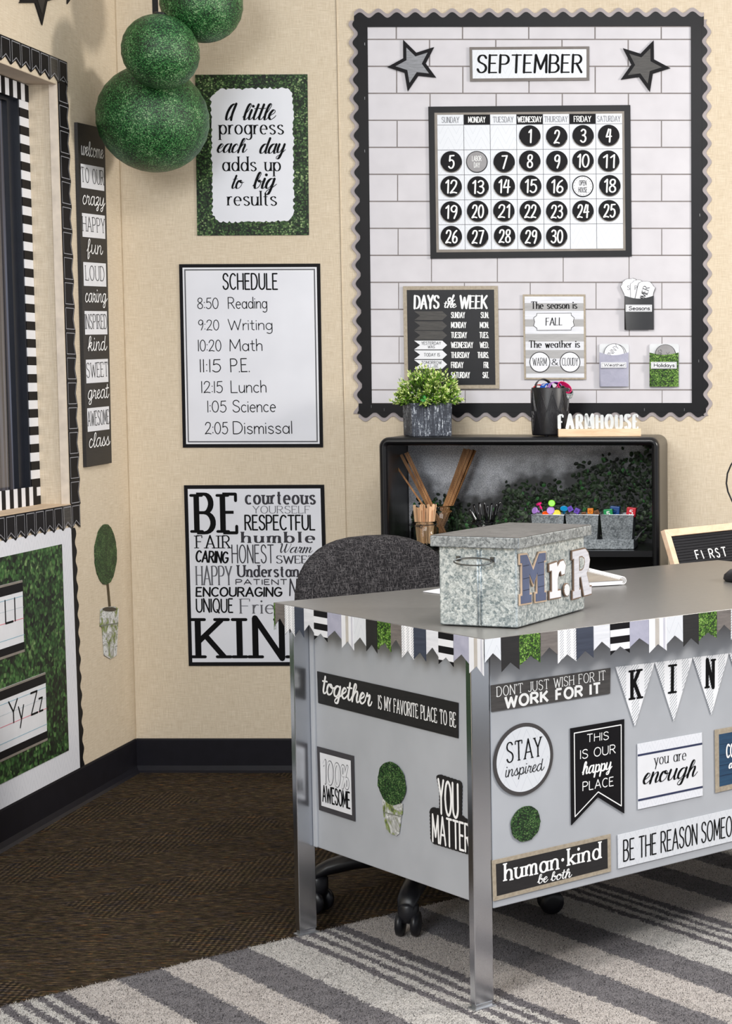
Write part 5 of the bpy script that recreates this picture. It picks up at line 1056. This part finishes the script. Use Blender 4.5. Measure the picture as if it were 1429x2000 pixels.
# ---- signs on the desk end
SN = .0025
def dsign(label, px, mt, pl, inner=None, innerm=None, cat_='sign', name='sign'):
    return poster(label, px, mt, inner, innerm, pl, SN, cat_, name, .0012)
p, q = dsign('long black sign reading together is my favorite place to be', [(618.8, 1311), (894, 1372.7), (894, 1442), (621, 1373)], CHARWOOD, SIDE)
S = lambda x, y: (530 + x/3.323, 1150 + y/3.323)
write(p, SIDE, [('together', 'scriptb', S(322, 672), S(650, 762), S(0, 560)[1], 1.2)], WHITEINK, SN+.0004, 'script_lettering')
write(p, SIDE, [('IS MY FAVORITE PLACE TO BE', 'tallserif', S(692, 778), S(1198, 900), S(0, 690)[1], .95)], WHITEINK, SN+.0004, 'capital_lettering')
p, q = dsign('square white sign with dark border reading 100% AWESOME', [(618.7, 1457.7), (690, 1476.5), (692.9, 1604.4), (622.6, 1581.9)], flat('charcoal_frame_print', (62, 60, 64), .5), SIDE, .0115, WHITEP)
S = lambda x, y: (590 + x/4.083, 1430 + y/4.083)
m = MB(); p0, p1 = SIDE.uv(*S(163, 398), SN), SIDE.uv(*S(377, 458), SN); cap_ = SIDE.uv(S(163, 0)[0], S(0, 222)[1], SN)[1]-p0[1]
for g in text2d('100%', 'brushb', p0, p1, cap_, 1.0): m.prism(SIDE, g, SN+.0004, SN+.0004)
m.build('outline_numbers', GREYINK, p, fixn=False); m = MB()
for g in text2d('100%', 'brushb', (p0[0]+.0006, p0[1]+.0006), (p1[0]-.0006, p1[1]+.0006), cap_-.0012, .72): m.prism(SIDE, g, SN+.0008, SN+.0008)
m.build('outline_fill', WHITEP, p, fixn=False)
write(p, SIDE, [('AWESOME', 'skinnyb', S(160, 548), S(385, 610), S(0, 425)[1], 1.05)], INK, SN+.0004)
t_ = thing('topiary_cutout', 'round topiary in a pot, paper cutout on the desk end', 'cutout', SIDE.P(SIDE.uv(767, 1632))); 
lay(t_, 'pot', POTM, SIDE, quad(SIDE, [(745.5, 1560), (785.5, 1570), (785, 1590), (783, 1593), (779, 1628), (774, 1632), (763, 1629), (753, 1619), (748, 1587)], SN), .001, SN)
lay(t_, 'pot_rim_print', flat('rim_print', (120, 124, 112), .5), SIDE, quad(SIDE, [(748, 1585), (783, 1594), (783, 1596), (748, 1587)], SN+.0004), SN+.0004, SN+.0005)
eg = [(765 + 27.5*math.cos(a)*(1+.03*math.sin(7*a)) , 1530 + 42*math.sin(a) + 7*math.cos(a)) for a in [i*math.pi/24 for i in range(48)]]
lay(t_, 'foliage', GRASS_STICK, SIDE, quad(SIDE, [(x+R.uniform(-.6, .6), y+R.uniform(-.6, .6)) for x, y in eg], SN), .0026, .0032)
t_ = thing('word_cutout', 'black scalloped word cutout reading YOU MATTER near the chrome leg', 'cutout', SIDE.P(SIDE.uv(876, 1660)))
def blob(pxs, r):
    o = []; n = len(pxs)
    for i in range(n):
        a, b_ = pxs[i], pxs[(i+1) % n]; l = math.dist(a, b_); k = max(1, round(l/r)); dx, dy = (b_[0]-a[0])/k, (b_[1]-a[1])/k
        for j in range(k):
            for u in range(5):
                t2 = u/5; bu = math.sin(math.pi*t2)*r*.13; nl = math.hypot(dx, dy); o.append((a[0]+dx*(j+t2) + dy/nl*bu, a[1]+dy*(j+t2) - dx/nl*bu))
    return o
m = MB(); m.prism(SIDE, quad(SIDE, blob([(852, 1516), (858, 1513), (898, 1526), (901, 1533), (900, 1592), (914, 1603), (926, 1612), (926, 1672), (900, 1664), (845, 1647), (841, 1640), (839, 1583), (844, 1577), (858, 1580), (858, 1545)], 7.5), SN), .001, SN); m.build('cutout_sheet', CHARWOOD, t_)
write(t_, SIDE, [('YOU', 'skinnyb', S(1082, 640), S(1250, 690), S(0, 375)[1], .75), ('MATTER', 'skinnyb', S(1035, 868), S(1345, 963), S(0, 655)[1], .8)], WHITEINK, SN+.0004)
# ---- signs on the desk front
S = lambda x, y: (900 + x/2.7013, 1150 + y/2.7013)
p, q = dsign("dark wood look sign reading DON'T JUST WISH FOR IT WORK FOR IT", [(958, 1338.8), (1192, 1304.4), (1191.3, 1354.7), (959.2, 1390.6)], wood('charcoal_wood_sign', (52, 50, 50), (80, 77, 76), (20, 230, 1), .5, True), FRONT)
write(p, FRONT, [("DON'T JUST WISH FOR IT", 'tallserif', S(188, 570), S(762, 480), S(0, 518)[1], .95)], WHITEINK, SN+.0004, 'thin_lettering'); write(p, FRONT, [('WORK FOR IT', 'bold', S(228, 628), S(740, 550), S(0, 572)[1], 1.4)], WHITEINK, SN+.0004, 'bold_lettering')
for i, (ch, a, b_, c, g) in enumerate((('K', (1201.7, 1302.5), (1278, 1294), (1239.5, 1419), ((893, 587), (952, 578), 430)), ('I', (1278.6, 1293.6), (1352, 1285), (1315.4, 1409), ((1106, 553), (1136, 549), 400)), ('N', (1353, 1284), (1422.7, 1276), (1389, 1396), ((1290, 526), (1338, 519), 375)), ('D', (1424, 1275.6), (1491, 1267), (1458, 1384), None))):
    q = quad(FRONT, [a, b_, c], SN); t_ = thing('banner_pennant', 'white ticking triangle pennant with letter %s on desk front%s' % (ch, '' if g else ', at the photo edge'), 'pennant', FRONT.P(q[2], SN), 'letter pennants on the desk front')
    lay(t_, 'pennant_sheet', PENN, FRONT, q, .001, SN)
    if g: write(t_, FRONT, [(ch, 'slab' if ch != 'I' else 'slab', S(*g[0]), S(*g[1]), S(0, g[2])[1], .95)], INK, SN+.0004, 'letter')
    else: write(t_, FRONT, [(ch, 'slab', (1446, 1334), (1470, 1331), 1278, .62)], INK, SN+.0004, 'letter')
def circ(label, cx_, cy_, rpx, mt, inner, innerm):
    c = FRONT.uv(cx_, cy_, SN); r_ = abs(FRONT.uv(cx_, cy_+rpx, SN)[1]-c[1]); t_ = thing('round_sign', label, 'sign', FRONT.P((c[0], c[1]-r_), SN)); lay(t_, 'disc', mt, FRONT, disc(c, r_, 60), .001, SN)
    lay(t_, 'inner_disc', innerm, FRONT, disc(c, r_*inner, 60), SN, SN+.0002); return t_
S = lambda x, y: (940 + x/2.9222, 1380 + y/2.9222)
p = circ('round white sign with dark rim reading STAY inspired', 1022.3, 1483, 70.5, flat('charcoal_rim_print', (66, 63, 64), .5), .895, HERRS)
write(p, FRONT, [('STAY', 'tallserif', S(142, 322), S(345, 282), S(0, 208)[1], .8), ('inspired', 'scriptm', S(130, 405), S(352, 362), S(0, 340)[1], 1.0)], INK, SN+.0006)
pp = [S(508, 125), S(815, 72), S(815, 610), S(665, 517), S(513, 678)]
q = quad(FRONT, pp, SN); p = thing('pennant_sign', 'black swallowtail sign reading THIS IS OUR happy PLACE', 'sign', FRONT.P(q[4], SN)); lay(p, 'sheet', BLACKP, FRONT, q, .001, SN)
m = MB(); ip = quad(FRONT, [S(528, 152), S(796, 104), S(797, 567), S(665, 487), S(533, 628)], SN)
for g in ribbon(ip+[ip[0]], lambda d: .0022, True): m.prism(FRONT, g, SN+.0004, SN+.0004)
m.build('outline_print', WHITEINK, p, fixn=False)
write(p, FRONT, [('THIS', 'sans', S(600, 205), S(726, 187), S(0, 160)[1], 1.1), ('IS OUR', 'sans', S(562, 300), S(766, 265), S(0, 250)[1], 1.1), ('happy', 'scriptb', S(570, 388), S(742, 358), S(0, 320)[1], 1.1), ('PLACE', 'sans', S(576, 482), S(755, 450), S(0, 432)[1], 1.1)], WHITEINK, SN+.0004)
p, q = dsign('white sign with navy bands reading you are enough', [(1244.6, 1453), (1370.5, 1430.6), (1371.9, 1553.8), (1245.6, 1580.9)], HERR, FRONT)
lay(p, 'centre_print', WHITEP, FRONT, sub(q, 0, .19, 1, .86), SN+.0001, SN+.00025); m = MB()
for v in (.16, .845): m.prism(FRONT, sub(q, 0, v, 1, v+.032), SN+.0003, SN+.00042)
m.build('navy_band_print', flat('navy_print', (44, 52, 84), .5), p)
write(p, FRONT, [('you are', 'serif', S(985, 335), S(1168, 303), S(0, 268)[1], .75), ('enough', 'script', S(910, 445), S(1225, 395), S(0, 350)[1], 1.25)], INK, SN+.0006)
p, q = dsign('blue plank look sign with tan border, cut by the photo edge', [(1395.5, 1425.5), (1510, 1405), (1511, 1522), (1396.8, 1548.7)], TAUPEF, FRONT, .0115, TEALW)
m = MB(); iq = inset(q, .0115)
for k in range(1, 5): m.prism(FRONT, sub(iq, 0, k/5-.004, 1, k/5+.004), SN+.0004, SN+.0004)
m.build('plank_lines', flat('deep_blue_line', (16, 34, 60), .5), p)
write(p, FRONT, [('CO', 'skinny', (1417, 1480), (1434, 1477), 1455, 1.6), ('a', 'scriptb', (1421, 1501), (1432, 1499), 1486, 1.6)], WHITEINK, SN+.001)
t_ = thing('boxwood_ball_cutout', 'round green boxwood cutout low on the desk front', 'cutout', FRONT.P(FRONT.uv(1026, 1644)))
eg = [(1026.5 + 28.5*math.cos(a), 1609 + 34.5*math.sin(a) - 5*math.cos(a)) for a in [i*math.pi/24 for i in range(48)]]
lay(t_, 'foliage', GRASS_STICK, FRONT, quad(FRONT, [(x+R.uniform(-.9, .9), y+R.uniform(-.9, .9)) for x, y in eg], SN), .001, SN)
p, q = dsign('black sign with tan border reading human kind be both', [(960.5, 1681), (1192, 1628.8), (1193, 1702), (963, 1760.5)], TAUPEF, FRONT, .0085, CHARWOOD)
write(p, FRONT, [('human', 'slabb', S(128, 997), S(440, 925), S(0, 896)[1], .8), ('*', 'sans', S(455, 917), S(470, 914), S(0, 820)[1], 1.3), ('kind', 'slabb', S(490, 910), S(682, 865), S(0, 812)[1], .8), ('be both', 'scriptb', S(315, 1012), S(512, 972), S(0, 962)[1], 1.1)], WHITEINK, SN+.0006)
p, q = dsign('long white sign low on the desk front beginning BE THE REASON', [(1206, 1630.8), (1560, 1550), (1561, 1611), (1207, 1696.5)], HERRS, FRONT)
write(p, FRONT, [('BE THE REASON SOMEONE', 'skinnyb', S(808, 884), S(1492, 722), S(0, 765)[1], .62)], INK, SN+.0004)
# ================================================================ things on the desk
n_, l_, r_ = [on_z(x, y, DT) for x, y in ((1009.6, 1229), (858.5, 1222), (1156.4, 1192))]; zb = DT+.0015
for v in (n_, l_, r_): v.z = zb
u1 = (l_-n_); u2 = (r_-n_); e1 = u1.normalized(); e2 = (u2 - e1*u2.dot(e1)); L1_ = u1.length; L2_ = e2.length; e2.normalize()
cc = n_ + e1*L1_/2 + e2*L2_/2; up = Vector((0, 0, 1)); bx = thing('galvanised_box', 'galvanised steel storage box with lid on the desk corner', 'storage box', cc)
bhh = .158; m = MB(); g = lambda s, z: [cc + e1*(a*L1_/2*s) + e2*(b_*L2_/2*s) + up*z for a, b_ in ((-1, -1), (-1, 1), (1, 1), (1, -1))]
m.loops([g(.985, 0), g(1, .003), g(1, bhh)]); m.build('box_body', GALV, bx, bevel=.003)
m = MB(); lw = .012; gl = lambda o, z: [cc + e1*(a*(L1_/2+o)) + e2*(b_*(L2_/2+o)) + up*z for a, b_ in ((-1, -1), (-1, 1), (1, 1), (1, -1))]
m.loops([gl(lw, bhh-.002), gl(lw, bhh+.019)], caps=True); m.build('lid_rim', GALVD, bx, bevel=.0015)
m = MB(); m.loops([gl(lw-.001, bhh+.019), gl(lw-.001, bhh+.0205)]); m.build('lid_top', GALVTOP, bx, bevel=.001)
EP = Plane(n_, e1, -e2); FP = Plane(n_, e2, -e1)    # short end, long front
m = MB(); m.lathe(EP.P((L1_*.46, .004), .0), [(.0022, 0), (.0022, bhh-.012)], 8); m.lathe(EP.P((L1_*.50, .004), .0), [(.0022, 0), (.0022, bhh-.012)], 8); m.build('seam', GALV, bx, smooth=True)
m = MB(); hz = bhh-.026; xa, xb = L1_*.30, L1_*.74
m.tube([EP.P(((xa+xb)/2 + ((xb-xa)/2+.004)*math.cos(a), hz-.003-.0065*math.sin(a)), .012+.009*math.sin(a)) for a in [i*math.pi/12 for i in range(24)]], .0015, 8, True)
for x in (xa, xb): m.box(EP.P((x, hz+.001), .002), e1, (0, 0, 1), -e2, .004, .005, .002)
m.build('wire_handle', flat('handle_steel', (96, 98, 98), .3, .8), bx, smooth=False)
# M r . R letters fixed on the box
def offset(pg, d):
    n = len(pg); ar = sum(pg[i][0]*pg[(i+1) % n][1] - pg[(i+1) % n][0]*pg[i][1] for i in range(n)); sg = 1 if ar > 0 else -1; o = []
    for i in range(n):
        a, b_, c = pg[i-1], pg[i], pg[(i+1) % n]
        def nr(p, q_): l = math.dist(p, q_) or 1e-9; return ((q_[1]-p[1])/l*sg, -(q_[0]-p[0])/l*sg)
        n1, n2 = nr(a, b_), nr(b_, c); k = 1 + n1[0]*n2[0] + n1[1]*n2[1]; k = max(k, .5); o.append((b_[0] + (n1[0]+n2[0])/k*d, b_[1] + (n1[1]+n2[1])/k*d))
    return o
LM = [(0, 0), (.42, 0), (.42, .17), (.34, .17), (.34, .60), (.50, .36), (.66, .60), (.66, .17), (.58, .17), (.58, 0), (1, 0), (1, .17), (.93, .17), (.93, .83), (1, .83), (1, 1), (.74, 1), (.50, .66), (.26, 1), (0, 1), (0, .83), (.07, .83), (.07, .17), (0, .17)]
Lr = [(0, 0), (.66, 0), (.66, .19), (.47, .19), (.47, .50), (.56, .68), (.66, .72), (.72, .60), (.90, .62), (.98, .86), (.84, 1.0), (.66, .98), (.47, .84), (.44, .98), (.0, .94), (.0, .76), (.14, .76), (.14, .19), (0, .19)]
LR = [(0, 0), (.42, 0), (.42, .16), (.34, .16), (.34, .42), (.44, .42), (.60, .0), (1, 0), (1, .16), (.90, .16), (.74, .47), (.86, .56), (.92, .74), (.84, .90), (.68, 1), (0, 1), (0, .84), (.08, .84), (.08, .16), (0, .16)]
LRh = [(.34, .56), (.34, .86), (.5, .86), (.62, .80), (.64, .70), (.58, .60), (.48, .56)]
def boxletter(lab, shape, x0, x1, yb, yt, mt, outl, hole=None, ol=.0028, n0=.004):
    p0 = FP.uv(x0, yb[0], n0); p1 = FP.uv(x1, yb[1], n0); c = FP.uv(x0, yt, n0)[1]-p0[1]; W2 = p1[0]-p0[0]; mp = lambda s_: [(p0[0]+u*W2, p0[1] + v*c + u*(p1[1]-p0[1])) for u, v in s_]
    lt = thing('wooden_letter', lab, 'letter', FP.P(p0, n0), 'wooden letters on the galvanised box'); pg = mp(shape)
    lay(lt, 'letter_backing', outl, FP, offset(pg, ol), n0-.0032, n0); lay(lt, 'letter_face', mt, FP, offset(pg, -.0004), n0, n0+.0008)
    if hole: lay(lt, 'counter_edge', outl, FP, offset(mp(hole), .0002), n0+.0008, n0+.0010); lay(lt, 'counter_opening', GALV, FP, offset(mp(hole), -.0022), n0+.0010, n0+.0012)
    return lt, p0, c, W2
TANW = flat('tan_wood_edge', (196, 172, 148), .6); BRNW = flat('brown_wood_edge', (122, 100, 84), .6); GREYL = wood('grey_wood_letter', (186, 186, 194), (214, 214, 222), (20, 20, 200))
NAVL = flat('slate_blue_face', (82, 92, 122), .55)
lt, p0, c, W2 = boxletter('slate blue wooden letter M with tan edge on the box', LM, 1016.5, 1066, (1180, 1172), 1084, NAVL, TANW)
for v in (.26, .5, .76): lay(lt, 'plank_line', INK, FP, [(p0[0]+W2*.09, p0[1]+c*v), (p0[0]+W2*.33, p0[1]+c*v), (p0[0]+W2*.33, p0[1]+c*v+.0008), (p0[0]+W2*.09, p0[1]+c*v+.0008)], .0050, .0051); lay(lt, 'plank_line', INK, FP, [(p0[0]+W2*.67, p0[1]+c*v), (p0[0]+W2*.92, p0[1]+c*v), (p0[0]+W2*.92, p0[1]+c*v+.0008), (p0[0]+W2*.67, p0[1]+c*v+.0008)], .0050, .0051)
boxletter('white wooden lowercase letter r with brown edge on the box', Lr, 1073, 1105.5, (1170, 1164), 1098, WHITEP, BRNW, ol=.0022)
dd = [(.5+.5*math.cos(a), .5+.5*math.sin(a)) for a in [i*math.pi/10 for i in range(20)]]
boxletter('oval striped wooden full stop between the letters r and R', dd, 1101.5, 1112, (1164.5, 1163.5), 1140.5, diag('striped_dot_face', (244, 244, 246), (130, 132, 140), .0045, .22), BRNW, ol=.0016, n0=.0052)
boxletter('grey wooden capital letter R with brown edge at the right of the box', LR, 1118, 1154.5, (1170, 1159.5), 1077, GREYL, BRNW, LRh, ol=.0022)
# notebook
pz = DT+.0008; A0 = on_z(1220, 1142, pz); B0 = on_z(1150, 1124, pz); C0 = on_z(1160, 1151.5, pz); ex = (B0-A0).normalized(); ey = (C0-A0); ey = (ey-ex*ey.dot(ex)).normalized(); LX, LY = .24, .19
nb = thing('spiral_notebook', 'white spiral notebook lying behind the galvanised box', 'notebook', A0+ex*LX/2+ey*LY/2)
m = MB(); m.box(A0+ex*LX/2+ey*(LY/2+.006)+up*.006, ex, ey, up, LX/2, LY/2, .005); m.build('page_block', WHITEP, nb); m = MB(); m.box(A0+ex*LX/2+ey*(LY/2+.006)+up*.0116, ex, ey, up, LX/2+.001, LY/2+.001, .0006); m.build('cover', flat('cover_grey_beige', (150, 141, 130), .5), nb)
wr = flat('white_wire', (226, 226, 228), .35)
for k in range(26):
    m = MB(); c = A0 + ex*(.006+k*.009) + ey*.004 + up*.0095; m.tube([c + (ey*math.cos(a)*.0095 + up*math.sin(a)*.0090) + ex*(.0012*math.sin(a)) for a in [i*math.pi/6 for i in range(12)]], .0013, 5, True); m.build('spiral_ring', wr, nb, fixn=False)
pa = on_z(826, 1156, pz); pb = on_z(880, 1147, pz); pcx = on_z(880, 1163, pz); t_ = thing('paper_sheets', 'loose white paper on the desk to the left of the box', 'paper', (pa+pb)/2); m = MB()
exx = DB; o_ = pa; m.box(o_ + DB*.15 - DA*.0 + up*.0008, DB, DA, up, .15, .11, .0007); m.v = [v for v in m.v]; 
m = MB(); q4 = [pa, pb + (pb-pa)*1.2, pa + (pcx-pa)*1.6 + (pb-pa)*1.2, pa + (pcx-pa)*.9]; m.loops([[v for v in q4], [v + up*.0015 for v in q4]]); m.build('paper_stack', WHITEP, t_)
# ================================================================ rug
RE = Vector((.7094, .7048, 0)); RN = Vector((RE.y, -RE.x, 0)); rg0 = Vector((RUGA.x, RUGA.y, 0)); m = MB(); e0, e1_, w1 = -.60, 2.35, 2.3; NX, NY = 236, 184
idx = []
for j in range(NY+1):
    for i in range(NX+1):
        s_ = e0+(e1_-e0)*i/NX; t2 = w1*j/NY; z = .0115 + R.uniform(-.0012, .0012); t3 = t2 + (R.uniform(-.002, .002) if j == 0 else 0)
        p = rg0 + RE*s_ + RN*t3; m.v.append(Vector((p.x, p.y, z))); m.uv.append((s_, t2))
for j in range(NY):
    for i in range(NX): a = j*(NX+1)+i; m.f.append([a, a+1, a+NX+2, a+NX+1]); m.mi.append(0)
def skirt(ids):
    b0 = len(m.v)
    for k in ids: v = m.v[k]; m.v.append(Vector((v.x, v.y, .0005))); m.uv.append(m.uv[k])
    for k in range(len(ids)-1): m.f.append([ids[k], ids[k+1], b0+k+1, b0+k]); m.mi.append(0)
skirt(list(range(NX+1))); skirt([j*(NX+1) for j in range(NY+1)]); skirt([NY*(NX+1)+i for i in range(NX+1)]); skirt([j*(NX+1)+NX for j in range(NY+1)])
rug = m.build('striped_rug', RUG, None, loc=rg0, smooth=False); tag(rug, 'cream and grey striped pile rug under the desk', 'rug')
rug.data.polygons.foreach_set('use_smooth', [True]*len(rug.data.polygons))
import numpy as np
rs = np.random.default_rng(5); nb_ = 330000
ts_, tt_ = rs.uniform(-.32, 1.95, nb_), rs.uniform(-.002, 1.25, nb_)
P0 = np.array(rg0)[None, :] + ts_[:, None]*np.array(RE)[None, :] + tt_[:, None]*np.array(RN)[None, :]; P0[:, 2] = .0105
az_ = rs.uniform(0, 2*np.pi, nb_); wv_ = np.stack([np.cos(az_), np.sin(az_), np.zeros(nb_)], 1)*rs.uniform(.0005, .0011, nb_)[:, None]
ln_ = rs.normal(0, .0024, (nb_, 3)); ln_[:, 0] += .0008; ln_[:, 2] = rs.uniform(.002, .0052, nb_)
V = np.stack([P0 - wv_, P0 + wv_, P0 + ln_], 1).reshape(-1, 3) - np.array(parent_loc(rug))
me = bpy.data.meshes.new('pile_tufts'); me.vertices.add(nb_*3); me.vertices.foreach_set('co', V.astype(np.float32).ravel()); me.loops.add(nb_*3); me.loops.foreach_set('vertex_index', np.arange(nb_*3, dtype=np.int32))
me.polygons.add(nb_); me.polygons.foreach_set('loop_start', np.arange(0, nb_*3, 3, dtype=np.int32)); me.update(calc_edges=True)
uvl = me.uv_layers.new(name='UVMap'); uvl.data.foreach_set('uv', np.repeat(np.stack([ts_, tt_], 1), 3, axis=0).astype(np.float32).ravel()); me.materials.append(RUG)
tf = bpy.data.objects.new('pile_tufts', me); C.objects.link(tf); tf.parent = rug; tf['kind'] = 'stuff'
# ================================================================ office chair
CHC = Vector((-.873, -1.424, 0)); ch = thing('office_chair', 'black fabric office chair with five star base tucked behind the desk', 'chair', CHC)
for k, a0 in enumerate([math.atan2(-1.491+1.424, -1.141+.873) + k*2*math.pi/5 for k in range(5)]):
    d = Vector((math.cos(a0), math.sin(a0), 0)); s_ = Vector((-d.y, d.x, 0)); m = MB(); rings = []
    for t2, z, w_, h in ((.02, .125, .034, .03), (.10, .128, .032, .026), (.20, .118, .027, .022), (.262, .104, .025, .018), (.285, .094, .024, .016), (.300, .080, .018, .012)):
        c = CHC + d*t2 + up*z; rings.append([c + s_*(w_*math.cos(a)) + up*(h*math.sin(a)) for a in [i*math.pi/6 for i in range(12)]])
    m.loops(rings); o = m.build('base_arm', PLAST, ch, smooth=True)
    cp = CHC + d*.283; m = MB(); m.lathe(cp+up*.046, [(.021, 0), (.023, .012), (.023, .034), (.018, .042)], 18)
    co = m.build('caster', PLAST, ch, smooth=True); sp = a0+.9+k*.7; wd = Vector((math.cos(sp), math.sin(sp), 0))
    zf = .012 if (cp-rg0).dot(RN) > .02 else .0005
    for sg in (-1, 1): m = MB(); m.lathe(cp + wd*(sg*.017) + up*(.028+zf), [(.012, -.009), (.026, -.007), (.0275, 0), (.026, .006), (.010, .009)], 22, wd); m.build('caster_wheel', PLAST, co, smooth=True)
m = MB(); m.lathe(CHC+up*.10, [(.034, 0), (.036, .05), (.028, .06), (.028, .17), (.016, .18), (.016, .30)], 20); m.build('gas_column', PLAST, ch, smooth=True)
m = MB(); m.box(CHC+up*.405, DA, DB, up, .10, .08, .018); m.build('seat_mechanism', PLAST, ch, bevel=.006)
def pad(c, ux, uy, nz, hx, hy, th_, pw=2.6, top=None, rn=7, seg=44, bow=0):
    m = MB(); rings = []
    def sup(a, f):
        ca, sa = math.cos(a), math.sin(a); p_ = pw if sa < 0 or not top else top
        return Vector((hx*f*math.copysign(abs(ca)**(2/p_), ca), hy*f*math.copysign(abs(sa)**(2/p_), sa), 0))
    prof = [(.0, 1), (.6, 1), (.86, .9), (.97, .55), (1, 0), (.97, -.55), (.86, -.9), (.6, -1), (0, -1)]
    for f, z in prof:
        rings.append([c + ux*v.x + uy*v.y + nz*(z*th_ + bow*(v.x/hx)**2) for v in [sup(a*2*math.pi/seg, max(f, .02)) for a in range(seg)]])
    m.loops(rings); return m
pad(CHC + DA*.02 + up*.455, DA, DB, up, .235, .24, .035).build('seat', FABRIC, ch, smooth=True)
bc_ = CHC + DA*.31; bcen = Vector((bc_.x, bc_.y, .665)); tl2 = (up*.985 + DA*.17).normalized()
ztop = on_y(737, 1048, bc_.y).z; hyb = .195; bcen = Vector((bc_.x, bc_.y, 0)) + up*(ztop-hyb*.985)
sh_ = on_y(738, 1100, bc_.y); bcen = bcen + DB*((sh_.x-bcen.x)/DB.x*.5) 
pad(bcen, DB, tl2, -DA, .226, hyb, .028, 3.4, 2.6, bow=.03).build('backrest', FABRIC, ch, smooth=True)
m = MB(); m.tube([CHC+DA*.10+up*.41, CHC+DA*.27+up*.40, CHC+DA*.335+up*.46, bcen+DA*.04-up*.05], .014, 10); m.build('back_post', PLAST, ch, smooth=True)
